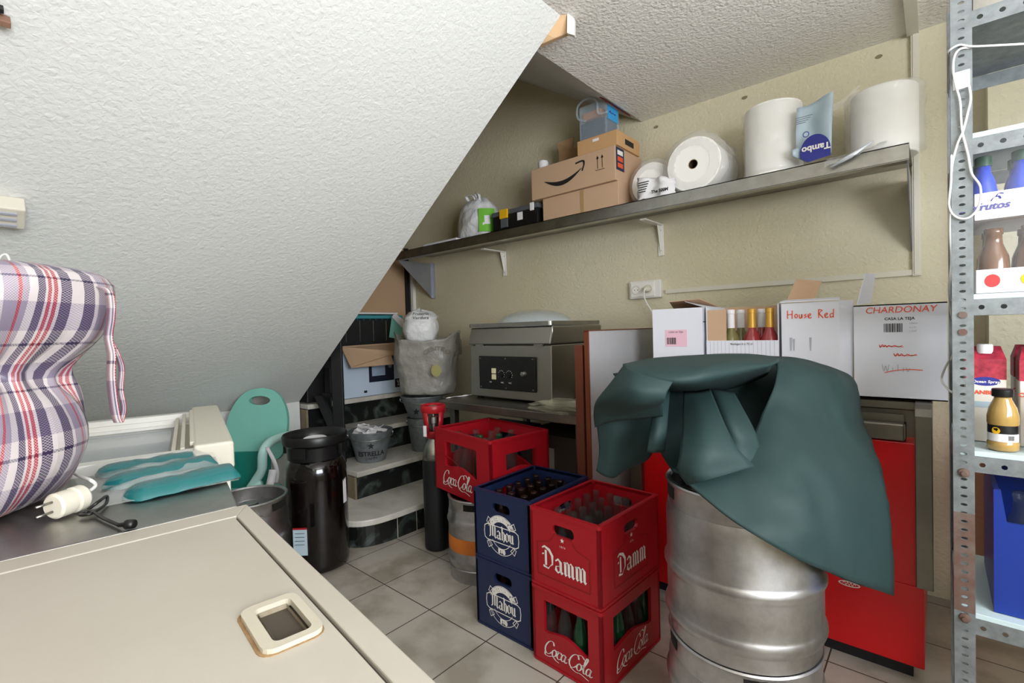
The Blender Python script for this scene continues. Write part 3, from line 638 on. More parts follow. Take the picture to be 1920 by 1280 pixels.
# ================================================================ crates and bottles
def crate(name, label, W, D, H, m, holes_f, holes_s, prints, group=None, base=(0, 0, 0), rz=0, wav=False):
    """local: x 0..W, y 0..D (front face at y=0, right face at x=W)"""
    t = thing(name, label, 'crate', (0, 0, 0), group); th = .012
    f = MB(); plate(f, [rrect(0, W, 0, H, .006, 2)]+holes_f, th, (0, th/2, 0), X3, Z3); f.build('front_panel', m, t, bevel=.0015)
    f = MB(); plate(f, [rrect(0, W, 0, H, .006, 2)]+holes_f, th, (0, D-th/2, 0), X3, Z3); f.build('back_panel', m, t)
    f = MB(); plate(f, [rrect(0, D, 0, H, .006, 2)]+holes_s, th, (W-th/2, 0, 0), Y3, Z3); f.build('side_panel', m, t, bevel=.0015)
    f = MB(); plate(f, [rrect(0, D, 0, H, .006, 2)]+holes_s, th, (th/2, 0, 0), Y3, Z3); f.build('side_panel', m, t)
    MB().box(.01, W-.01, .01, D-.01, .004, .016).build('base_panel', m, t)
    plate(r := MB(), [rrect(-.004, W+.004, -.004, D+.004, .012), rrect(.012, W-.012, .012, D-.012, .008)], .012, (0, 0, H-.007), X3, Y3)
    r.build('top_rim', m, t, bevel=.002)
    plate(r := MB(), [rrect(-.003, W+.003, -.003, D+.003, .012), rrect(.012, W-.012, .012, D-.012, .008)], .008, (0, 0, .006), X3, Y3)
    r.build('bottom_rim', m, t, bevel=.002)
    for nm, fn, mt in prints:
        q = MB(); fn(q); q.build(nm, mt, t)
    t.location = base; t.rotation_euler = (0, 0, rz); BASE[t.name] = Vector(base)
    return t
# bottle prototypes
def bottle_mesh(name, prof, m, seg=12):
    o = MB().lathe(prof, (0, 0, 0), seg).build(name, M_[m], base=(0, 0, 0), smooth=True); return o
BP = dict(longneck=[(.020, .002), (.029, .0), (.0305, .006), (.0305, .125), (.028, .142), (.019, .165), (.0145, .19), (.013, .222), (.0145, .226), (.0145, .234), (.0125, .237), (.0115, .236)],
          contour=[(.020, .002), (.027, .0), (.0295, .012), (.0275, .045), (.0255, .06), (.029, .085), (.0295, .1), (.027, .125), (.02, .155), (.0145, .18), (.013, .198), (.0145, .202), (.0145, .21), (.012, .213)])
used = {}
def put_bottle(kind, m, loc, label, group, name='glass_bottle'):
    key = (kind, m)
    if key not in used: o = bottle_mesh(name, BP[kind], m); used[key] = o
    else: o = used[key].copy(); COL.objects.link(o)
    o.location = loc; o['label'] = label; o['category'] = 'bottle'; o['group'] = group; return o
ORD = ('first', 'second', 'third', 'fourth', 'fifth', 'sixth')
def fill(base, rz, W, D, nx, ny, z, kind, mats, label, group, skip=lambda i, j: False):
    R_ = Matrix.Rotation(rz, 3, 'Z'); out = 0
    for i in range(nx):
        for j in range(ny):
            if skip(i, j): continue
            p = Vector((.012+(W-.024)*(i+.5)/nx, .012+(D-.024)*(j+.5)/ny, .0165+random.uniform(0, .001)))
            mt = mats[out % len(mats)]; out += 1
            put_bottle(kind, mt, Vector(base)+R_ @ p, label.format('green' if mt == 'glassgreen' else 'clear', ORD[j], ORD[i]), group)
handle = lambda c, zc: [rrect(c-.047, c+.047, zc-.019, zc+.019, .017)]
def arch(x0, x1, z0, z1, dip=.025):   # window with wavy lower edge
    n = 10; return [(x0, z1), (x0, z0+dip*.2)]+[(x0+(x1-x0)*i/n, z0+dip*(math.sin(i/n*PI)*.6+(0 if i/n < .5 else -(i/n-.5)*1.2))) for i in range(1, n)]+[(x1, z0-dip*.4), (x1, z1)]
def mahou_logo(o, u, v, s):
    def ring(mb, r0, r1, a0, a1, n=26):
        pts = [(math.cos(rad(a0+(a1-a0)*i/n)), math.sin(rad(a0+(a1-a0)*i/n))) for i in range(n+1)]
        O, U, V = Vector(o), Vector(u), Vector(v)
        mb.add([O+U*(c*r0*s)+V*(q*r0*s) for c, q in pts]+[O+U*(c*r1*s)+V*(q*r1*s) for c, q in pts], [(i, i+1, n+2+i, n+1+i) for i in range(n)])
    def badge(mb):
        for a, b in ((22, 158), (202, 338)): ring(mb, .97, 1.0, a, b); ring(mb, .66, .69, a+6, b-6)
        O, U, V = Vector(o), Vector(u), Vector(v)
        def poly(pts, w_=.03):
            n = len(pts)
            for i in range(n):
                a, b = Vector(pts[i]), Vector(pts[(i+1) % n]); d = (b-a).normalized()*w_/2; pn = Vector((-d.y, d.x)); q = [a-d+pn, b+d+pn, b+d-pn, a-d-pn]
                mb.add([O+U*(p.x*s)+V*(p.y*s) for p in q], [(0, 1, 2, 3)])
        poly([(-1.12, .3), (-.95, .40), (.95, .40), (1.12, .3), (1.16, 0), (1.12, -.3), (.95, -.4), (-.95, -.4), (-1.12, -.3), (-1.16, 0)], .045)
        for sx in (-1, 1):
            poly([(.62*sx, .62), (.86*sx, .78), (.98*sx, .52), (.8*sx, .42)], .035); poly([(.62*sx, -.62), (.86*sx, -.78), (.98*sx, -.52), (.8*sx, -.42)], .035)
    def words(mb):
        mahou(mb, Vector(o)-Vector(u)*(.84*s)-Vector(v)*(.22*s), u, v, s*.67)
        text(mb, 'CERVEZAS', o, u, v, s*.27, 0, .004, 'CENTER', bend=.73*s, space=1.15)
        text(mb, '1890', Vector(o)-Vector(v)*(.88*s), u, v, s*.22, 0, .004, 'CENTER')
    return badge, words
bx = dict(W=.30, D=.40, H=.282)
def mahou_prints():
    b, w_ = mahou_logo((.150, -.0015, .118), X3, Z3, .079); b2, w2 = mahou_logo((.3015, .2, .118), Y3, Z3, .079)
    return [('printed_badge', b, M_['whiteprint']), ('brand_lettering', w_, M_['whiteprint']), ('printed_badge', b2, M_['whiteprint']), ('brand_lettering', w2, M_['whiteprint'])]
hf, hs = handle(.15, .222), handle(.2, .222)
B1 = (-1.442, 1.376, 0); B2 = (-1.442, 1.376, .283)
mc = crate('beer_crate', 'navy blue beer crate with white badge, lower of the blue pair on the floor', .30, .40, .282, M_['blue'], hf, hs, mahou_prints(), 'navy blue beer crates', B1)
mc2 = copy_tree(mc, B2, 0, 'navy blue beer crate with white badge, upper of the blue pair, full of bottles')
fill(B2, 0, .30, .40, 4, 6, .283, 'longneck', ['glassbrown'], 'brown bottle in the upper blue crate, {1} row back from the front, {2} from left', 'bottles in the upper blue crate')
fill(B1, 0, .30, .40, 4, 6, 0, 'longneck', ['glassbrown'], 'brown bottle in the front row of the lower blue crate, {2} from left', 'bottles in the lower blue crate', lambda i, j: j > 0)
def damm_prints():
    out = []
    for o_, u_ in (((.055, -.0015, .075), X3), ((.3015, .105, .075), Y3)):
        O = Vector(o_)
        out.append(('brand_lettering', lambda mb, O=O, u_=u_: damm(mb, O, u_, Z3, .077), M_['whiteprint']))
        def star(mb, O=O, u_=u_):
            c = O+u_*.092+Z3*.118; pts = [c+u_*(r*math.sin(2*PI*i/10))+Z3*(r*math.cos(2*PI*i/10)) for i in range(10) for r in [(.0095 if i % 2 == 0 else .004)]]
            mb.add(pts+[c], [(i, (i+1) % 10, 10) for i in range(10)])
        out.append(('star', star, M_['whiteprint']))
        out.append(('small_lettering', lambda mb, O=O, u_=u_: text(mb, '1876', O+u_*.092+Z3*.092, u_, Z3, .010, align='CENTER', space=1.4), M_['whiteprint']))
        def frame(mb, O=O, u_=u_):
            pts = [(-.022, -.03), (.205, -.03), (.205, .085), (.15, .10), (.125, .135), (.06, .135), (.035, .10), (-.022, .085)]
            for i in range(8):
                a, b = Vector(pts[i]), Vector(pts[(i+1) % 8]); d = (b-a).normalized(); pn = Vector((-d.y, d.x))*.0009
                mb.add([O+u_*p.x+Z3*p.y for p in (a+pn, b+pn, b-pn, a-pn)], [(0, 1, 2, 3)])
        out.append(('printed_frame', frame, mat('dark_red_print', '6a1c1c', .5)))
    return out
rzD = rad(-2.5)
D1 = (-1.122, 1.352, 0); D2 = (-1.122, 1.352, .283)
cocaf = [arch(.055, .245, .115, .235, .03)]; cocas = [arch(.07, .33, .115, .235, .03)]
def coca_prints(W, D, s, z=.045, x0=None):
    return [('brand_lettering', lambda mb: cocacola(mb, (x0 if x0 is not None else W*.17, -.0015, z), X3, Z3, s), M_['whiteprint']), ('brand_lettering', lambda mb: cocacola(mb, (W+.0015, D*.2, z), Y3, Z3, s*1.05), M_['whiteprint'])]
cc = crate('bottle_crate', 'red cola crate with white script lettering on the floor, under the red beer crate', .30, .40, .282, M_['red'], cocaf, cocas, coca_prints(.30, .40, .056), None, D1, rzD)
dc = crate('beer_crate', 'red beer crate with white gothic lettering stacked on the red cola crate', .30, .40, .282, M_['red'], hf, hs, damm_prints(), None, D2, rzD)
fill(D2, rzD, .30, .40, 4, 6, 0, 'longneck', ['glassclear'], 'clear bottle in the upper red beer crate, {1} row back, {2} from left', 'bottles in the upper red beer crate')
fill(D1, rzD, .30, .40, 4, 6, 0, 'contour', ['glassclear', 'glassclear', 'glassgreen'], '{0} bottle in the red floor crate, {1} row back, {2} from left', 'bottles in the floor cola crate', lambda i, j: not (j == 0 or i == 3))
C3 = (-1.972, 1.612, .402); rz3 = rad(-9.3); W3, D3, H3 = .485, .36, .315
def tri_hole(): return [[(.09, .20), (.12, .24), (.29, .235), (.29, .14), (.12, .165), (.09, .18)]]
c3 = crate('bottle_crate', 'red cola crate holding a few empty bottles, on top of the small orange-banded keg', W3, D3, H3, M_['red'], [arch(.10, .375, .125, .255, .035)], [arch(.09, .28, .16, .24, .02)],
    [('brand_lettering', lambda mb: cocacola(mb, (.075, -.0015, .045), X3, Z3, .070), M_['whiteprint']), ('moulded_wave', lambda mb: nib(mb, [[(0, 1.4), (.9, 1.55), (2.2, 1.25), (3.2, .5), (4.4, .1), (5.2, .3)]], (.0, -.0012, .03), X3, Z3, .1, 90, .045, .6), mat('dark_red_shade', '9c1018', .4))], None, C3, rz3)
Rz = Matrix.Rotation(rz3, 3, 'Z')
for i, (x, y, m, k) in enumerate([(.12, .07, 'glassclear', 1), (.20, .06, 'glassclear', 1), (.27, .10, 'glassgreen', 1), (.35, .08, 'glassclear', 1), (.15, .16, 'glassclear', 1), (.24, .19, 'glassclear', 1), (.32, .18, 'glassgreen', 1), (.40, .17, 'glassclear', 1), (.19, .27, 'glassclear', 1), (.29, .28, 'glassclear', 1)]):
    col_ = 'green' if m == 'glassgreen' else 'clear'
    BP['contour_tall'] = [(r*1.12, z*1.32) for r, z in BP['contour']]
    b = put_bottle('contour_tall', m, Vector(C3)+Rz @ Vector((x, y, .0165)), '%s bottle in the raised cola crate, %s row back, %s from left of its row' % (col_, *[ORD[v] for v in ((0, 0), (0, 1), (0, 2), (0, 3), (1, 0), (1, 1), (1, 2), (1, 3), (2, 0), (2, 1))[i]]), '%s bottles in the raised cola crate' % col_)
# ================================================================ gas cylinder
def cylinder():
    c = Vector((-2.115, 1.725, 0)); t = thing('gas_cylinder', 'black gas cylinder with a grey shoulder and red valve guard, beside the marble steps', 'gas cylinder', c)
    MB().lathe([(.055, 0), (.066, .01), (.068, .03), (.068, .50), (.067, .505)], c, 32).build('body', M_['blackp'], t, smooth='auto')
    MB().lathe([(.067, .505), (.064, .54), (.05, .585), (.032, .615), (.03, .63)], c, 32).build('shoulder', M_['steel'], t, smooth=True, label='bare grey metal shoulder')
    g = MB()
    g.lathe([(.036, .63), (.05, .65), (.058, .70), (.064, .76), (.066, .775), (.062, .79), (.056, .79), (.056, .775)], c, 32, False)
    MB().lathe([(.03, .62), (.046, .625), (.052, .66), (.049, .665), (.045, .64)], c, 32, False).build('guard_base', M_['red'], t, smooth=True)
    MB().lathe([(.066, .765), (.07, .775), (.07, .80), (.066, .807), (.060, .80), (.060, .77)], c, 32, False).build('guard_rim', M_['red'], t, smooth='auto', label='red valve guard rim')
    for k in range(4):
        a = aim(c)+rad(45)+k*PI/2; q = []
        for z, r in ((.655, .052), (.70, .058), (.77, .066)):
            q.append([c+Vector((r*math.cos(a+w_), r*math.sin(a+w_), z)) for w_ in (-.3, 0, .3)])
        MB().grid(q).build('guard_strut', M_['red'], t, solid=.004, smooth=True)
    MB().lathe([(.018, .63), (.018, .70), (.03, .705), (.03, .74), (.012, .745), (.012, .78), (.024, .785), (.024, .80)], c, 16).build('valve', M_['steel'], t, smooth='auto')
    MB().obox(c+Vector((.02, -.068, .64)), Vector((-.02, -.005, 0)), Vector((0, .002, 0)), Z3*.06).build('paper_label', M_['paper'], t)
cylinder()
# ================================================================ buckets on the steps
def bucket(label, c, rb, rtp, h, letters=True, group=None):
    t = thing('ice_bucket', label, 'bucket', c, group); c = Vector(c)
    MB().lathe([(rb*.95, .006), (rb, 0), (rb+.002, .004), (rb+(rtp-rb)*.9, h*.9), (rtp, h), (rtp+.004, h+.002), (rtp+.004, h+.008), (rtp-.001, h+.008), (rtp-.002, h), (rb-.003, .01)], c, 40, False).build('body', M_['galv'], t, smooth='auto')
    MB().lathe([(.001, .004), (rb, .006)], c, 32, False).build('base', M_['galv'], t)
    a = aim(c)
    for s in (-1, 1):
        e = c+Vector((math.cos(a+s*PI/2), math.sin(a+s*PI/2), 0))*(rtp+.003)+Vector((0, 0, h-.02))
        MB().lathe([(.001, -.004), (.012, -.004), (.012, .004), (.001, .004)], e, 12, rot=Vector((math.cos(a+s*PI/2), math.sin(a+s*PI/2), 0)).to_track_quat('Z', 'Y').to_matrix()).build('ear', M_['galv'], t)
    hp = []
    for i in range(17):
        q = PI*i/16; side = Vector((math.cos(a+PI/2), math.sin(a+PI/2), 0)); fr = Vector((math.cos(a), math.sin(a), 0))
        hp.append(c+side*math.cos(q)*(rtp+.008)+fr*math.sin(q)*(rtp*.98)+Vector((0, 0, h-.02-math.sin(q)*h*.12)))
    MB().tube(hp, .0028).build('wire_handle', M_['steel'], t, smooth=True)
    if letters:
        mb = MB(); zc = h*.62; rr = rb+(rtp-rb)*.6+.003
        n0 = Vector((math.cos(a), math.sin(a), 0)); u = Vector((-math.sin(a), math.cos(a), 0)); cc_ = c+n0*rr+Vector((0, 0, h*.60))
        mb.add([cc_+u*(r*math.sin(2*PI*i/10))+Z3*(r*math.cos(2*PI*i/10))+n0*.0015 for i in range(10) for r in [(.024 if i % 2 == 0 else .010)]]+[cc_+n0*.0015], [(i, (i+1) % 10, 10) for i in range(10)])
        mb.build('printed_star', M_['ink'], t)
        m2 = MB(); wraptext(m2, 'ESTRELLA', c, rb+(rtp-rb)*.40+.004, a, h*.26, .042, .0012); m3 = wraptext(MB(), 'DAMM', c, rb+(rtp-rb)*.22+.004, a, h*.12, .026)
        m2.build('brand_lettering', M_['ink'], t); m3.build('small_lettering', M_['ink'], t)
    return t
BK = (-2.93, 1.835, .346)
bucket('galvanised bucket with a black star on the steps, filled with crumpled papers', BK, .095, .145, .20)
pp = thing('paper_scraps', 'heap of crumpled white papers and receipts filling the bucket on the steps', 'papers', (BK[0], BK[1], BK[2]+.17))
for k in range(11):
    a = k*2.4; r = .02+.075*(k/10)**.5; c = Vector((BK[0]+r*math.cos(a), BK[1]+r*math.sin(a), BK[2]+.185+random.uniform(.0, .03)+(.02 if k < 4 else 0)))
    nrm = Vector((random.uniform(-.6, .6), random.uniform(-.6, .6), 1)).normalized(); q = nrm.to_track_quat('Z', 'Y').to_matrix(); rows = []
    for j in range(5): rows.append([c+q @ Vector(((i-2)*.02, (j-2)*.023, .014*noise.noise(Vector((i*.7+k, j*.7, k))))) for i in range(5)])
    MB().grid(rows).build('paper_sheet', M_['paper'], pp, solid=.0006)
LB = (-2.86, 2.235, .346)
bucket('plain galvanised bucket on the second step, lower of the two nested beside the steel table', LB, .085, .115, .235, False)
ub = bucket('wide galvanised bucket resting in the plain one, under the full grey bag', (LB[0], LB[1], LB[2]+.2455), .10, .155, .15, False)
star = MB(); aa = aim(LB)-.35; n0 = Vector((math.cos(aa), math.sin(aa), 0)); uu_ = Vector((-math.sin(aa), math.cos(aa), 0)); cq = Vector(LB)+n0*.133+Z3*.30
star.add([cq+uu_*(r*math.sin(2*PI*i/10))+Z3*(r*math.cos(2*PI*i/10)) for i in range(10) for r in [(.026 if i % 2 == 0 else .011)]]+[cq], [(i, (i+1) % 10, 10) for i in range(10)])
star.build('printed_star', M_['ink'], ub)
# ================================================================ bags above the buckets
def lumpy(c, rx, ry, h, seed, prof=None, amp=.05, seg=40, rings=22, rz=0, dip=0):
    rows = []
    prof = prof or [(0, .55), (.04, .8), (.15, .97), (.4, 1), (.7, .95), (.9, .75), (.98, .45), (1, .02)]
    def pr(t):
        for (a, b), (c_, d) in zip(prof, prof[1:]):
            if t <= c_: return b+(d-b)*(t-a)/(c_-a)
        return prof[-1][1]
    for j in range(rings+1):
        t = j/rings; k = pr(t); r = []
        for i in range(seg):
            a = 2*PI*i/seg; ca, sa = math.cos(a), math.sin(a)
            n_ = 1+amp*2*noise.noise(Vector((ca*1.3+seed, sa*1.3, t*2.2)))+amp*noise.noise(Vector((ca*4+seed, sa*4, t*6)))
            x, y = math.copysign(abs(ca)**.75, ca)*rx*k*n_, math.copysign(abs(sa)**.75, sa)*ry*k*n_
            p = Matrix.Rotation(rz, 3, 'Z') @ Vector((x, y, 0)); r.append(Vector(c)+p+Z3*(t*h+t**3*dip*math.cos(2*a)+(.03*noise.noise(Vector((ca*2, sa*2+seed, 5)))*t)))
        rows.append(r)
    return rows
gb = (LB[0]+.02, LB[1]+.04, .752)
t = thing('shopping_bag', 'big full greyish translucent shopping bag standing on the nested buckets', 'bag', gb)
rows = lumpy(gb, .232, .175, .43, 2, [(0, .66), (.05, .84), (.2, .90), (.5, .92), (.85, .98), (1, 1.03)], .075, rz=rad(41), dip=.035)
MB().grid(rows, closed=True).add([rows[0][i] for i in range(40)], [list(range(40))]).build('bag_body', M_['baggrey'], t, smooth=True, solid=.002)
rows = lumpy((gb[0], gb[1], gb[2]+.01), .215, .16, .36, 2.05, [(0, .62), (.05, .80), (.2, .87), (.5, .89), (.85, .94), (1, .86)], .07, rz=rad(41))
MB().grid(rows, closed=True).add(rows[-1], [list(range(40))]).build('contents', M_['filmwhite'], t, smooth=True)
aD = aim(gb); n0 = Vector((math.cos(aD), math.sin(aD), 0)); uD = Vector((-math.sin(aD), math.cos(aD), 0))
text(MB(), 'CENTRO', Vector(gb)+n0*.225+uD*.07+Z3*.22, uD, Z3, .045, 0, 0, 'CENTER', bend=.11).build('printed_arc', mat('faded_print', '6f665c', .8), t)
MB().add([Vector(gb)+n0*.224+uD*(.06+.035*math.cos(q*.6))+Z3*(.19+.045*math.sin(q*.6)) for q in range(11)], [list(range(11))]).build('faded_fruit_print', mat('faded_yellow_print', '9a9662', .8), t)
text(MB(), 'MARKET', Vector(gb)+n0*.225+uD*.05+Z3*.075, uD, Z3, .03, 0, 0, 'CENTER').build('red_print', mat('faded_red_print', '9a5a58', .8), t) if False else None
wb = (gb[0]-.02, gb[1]-.03, gb[2]+.38)
t = thing('shopping_bag', 'knotted white plastic bag with faint dark lettering, sitting on top of the full grey bag', 'bag', wb)
rows = lumpy(wb, .125, .12, .245, 7, [(0, .6), (.1, .9), (.35, 1.02), (.6, .97), (.68, .9), (.78, .95), (.92, .7), (1, .05)], .04, rz=rad(41))
MB().grid(rows, closed=True).build('bag_body', M_['bagwhite'], t, smooth=True)
tm = MB(); text(tm, 'Fruteria', Vector(wb)+n0*.118+Z3*.205, uD, (Z3*.8-n0*.6), .035, .2, 0, 'CENTER'); text(tm, 'Verdura', Vector(wb)+n0*.135+Z3*.175, uD, (Z3*.9-n0*.4), .035, .2, 0, 'CENTER')
tm.build('printed_script', M_['ink'], t)
for k, (x, y, z, r) in enumerate(((860, 640, 3.5, .022), (846, 642, 3.53, .020))):
    c = P(x, y+12, z); c.z -= .05
    o = MB().lathe([(r*.7, 0), (r, .004), (r, .10), (r*.6, .12), (r*.45, .15), (r*.5, .155), (r*.3, .16)], c, 18).build('glass_jar', M_['glassclear'], smooth=True)
    tag(o, 'empty glass bottle poking out of the full grey bag, %s of the two' % ('right' if k == 0 else 'left'), 'bottle', 'bottles in the grey bag')
# ================================================================ things on the top step
def microwave_box():
    x0, y0, y1, z0, z1 = -3.385, 1.900, 2.435, .722, 1.12
    t = thing('microwave_box', 'white microwave carton with a brown flap hanging open, on the top marble step', 'box', (-3.61, 2.18, z0))
    MB().box(-3.70, x0, y0, y1, z0, z1).build('carton', mat('pale_blue_carton', 'c3d3e6', .5), t)
    q = [P(640, 644, 3.70), P(751, 633, 4.02), P(764, 661, 3.88), P(734, 666, 3.80), P(738, 684, 3.78), P(658, 690, 3.55)]
    q = [Vector((x0+.004, y0-.01, z1)), Vector((x0+.004, y1-.02, z1+.01)), P(764, 660, 3.88), P(733, 667, 3.80), P(738, 683, 3.76), P(658, 690, 3.56)]
    MB().prism(q, (.004, .001, .004)).build('open_flap', M_['cardboard'], t, label='brown inner side of the open carton flap')
    f = MB(); yy = lambda k: y0+(y1-y0)*k; zz = lambda k: z0+(z1-z0)*k; xx = x0+.002
    f.box(x0, xx, yy(.42), yy(.86), zz(.26), zz(.86)); f.build('printed_oven', mat('dark_navy_print', '1b2033', .4), t)
    MB().box(xx, xx+.001, yy(.47), yy(.70), zz(.38), zz(.8)).build('printed_window', mat('window_print', '9fb2c8', .4), t)
    for k in (.56, .70): MB().lathe([(.018, 0), (.018, .001)], (xx, yy(.79), zz(k)), 16, rot=X3.to_track_quat('Z', 'Y').to_matrix()).build('printed_dial', mat('grey_print', '7b8296', .5), t)
    MB().box(x0, xx, yy(.875), yy(.985), zz(.10), zz(.28)).build('fragile_mark', M_['ink'], t)
    fm = MB(); yc, zc = yy(.93), zz(.19); nib(fm, [[(-.35, 1), (-.3, .4), (0, .2), (.3, .4), (.35, 1)], [(0, .2), (0, -.6)], [(-.3, -.7), (.3, -.7)]], (xx+.001, yc, zc), Y3, Z3, .026, 45, .28, .7, False); fm.build('glass_symbol', M_['whiteprint'], t)
    MB().box(x0, xx, yy(.33), yy(.38), zz(.065), zz(.11)).build('small_mark', M_['ink'], t)
microwave_box()
def black_heater():
    x0, y0, y1, z0 = -3.53, 1.97, 2.48, 1.122
    t = thing('wine_cooler', 'black appliance with thin vertical silver lines standing on the microwave carton', 'appliance', (-3.68, 2.24, z0))
    MB().box(-3.69, x0, y0, y1, z0, z0+.235).build('body', M_['blackp'], t, bevel=.006)
    for k in range(4): MB().box(x0, x0+.003, y0+.05+k*.125, y0+.054+k*.125, z0+.03, z0+.20).build('silver_line', M_['steel'], t)
    c = thing('tea_towel', 'teal striped towel folded over the black appliance', 'towel', (-3.66, 2.3, z0+.236))
    rows = []
    for j in range(9):
        rows.append([Vector((-3.685+.018*i if i < 10 else -3.685+.18+.001*(i-10), 1.99+.56*j/8, z0+.240+.004*math.sin(j*2+i) if i < 10 else z0+.238-.022*(i-10))) for i in range(12)])
    MB().grid(rows).build('towel_top', mat('teal_towel', '3f8f98', .9), c, solid=.01)
    MB().prism([P(741, 594, 4.00), P(758, 604, 3.98), P(752, 635, 3.98), P(736, 632, 3.98)], (-.02, -.02, 0)).build('hanging_corner', M_['teal'], c)
    for k in range(9): MB().box(x0+.008, x0+.0095, 2.0+k*.058, 2.012+k*.058, z0+.2, z0+.237).build('dark_stripe', mat('dark_teal_stripe', '16505c', .9), c)
    w_ = thing('white_cloth', 'white folded cloth on top of the teal striped towel', 'cloth', (-3.66, 2.3, z0+.256))
    MB().box(-3.685, -3.505, 1.98, 2.51, z0+.252, z0+.268).build('folded_layer', M_['paper'], w_, bevel=.006)
    MB().prism([P(742, 588, 3.98), P(760, 602, 3.94), P(756, 613, 3.94), P(738, 594, 3.98)], (-.01, -.01, 0)).build('draped_corner', M_['paper'], w_)
black_heater()
def back_panel():
    t = thing('framed_board', 'large brown fibreboard panel with a black edge leaning in the back corner', 'board', (-3.73, 2.3, .722))
    MB().prism([(-3.842, 1.63, .722), (-3.822, 1.63, .722), (-3.645, 2.69, .722), (-3.665, 2.69, .722)], (0, 0, 1.25)).build('board', M_['panelbrown'], t)
    MB().box(-3.665, -3.615, 2.69, 2.72, .722, 1.98).build('black_edge', M_['blackp'], t, label='black edge strip')
back_panel()
def black_stand():
    t = thing('folding_stand', 'black metal folding stand with diagonal braces on the marble steps', 'stand', (-3.0, 1.68, .346))
    d = 3.24; a, b = P(629, 640, d), P(642, 862, d); b = Vector((a.x, a.y, .347))
    rt_ = Vector((.752, .659, 0)); fw_ = Vector((-.659, .752, 0))
    MB().obox(Vector((a.x, a.y, .347))-rt_*.037, rt_*.074, fw_*.03, Z3*(a.z-.347)).build('leg', M_['blackp'], t, bevel=.004)
    MB().obox(P(588, 742, 3.4), rt_*.06, fw_*.03, P(622, 818, 3.2)-P(588, 742, 3.4)).build('brace', M_['blackp'], t, bevel=.003)
    c0 = P(607, 690, 3.5); MB().obox(Vector((c0.x, c0.y, .532)), rt_*.04, fw_*.03, Z3*(c0.z-.532)).build('leg', M_['blackp'], t, bevel=.003)
    MB().obox(P(604, 745, 3.45), rt_*.13, fw_*.02, Z3*.03).build('cross_piece', M_['blackp'], t)
    t2 = thing('storage_box', 'dark grey box in the shadow behind the black folding stand', 'box', (-3.5, 1.75, .722))
    MB().box(-3.70, -3.43, 1.64, 1.88, .722, 1.02).build('box_body', M_['blackp'], t2, bevel=.006)
    MB().box(-3.71, -3.42, 1.63, 1.89, 1.02, 1.05).build('lid', M_['black'], t2, bevel=.004)
black_stand()
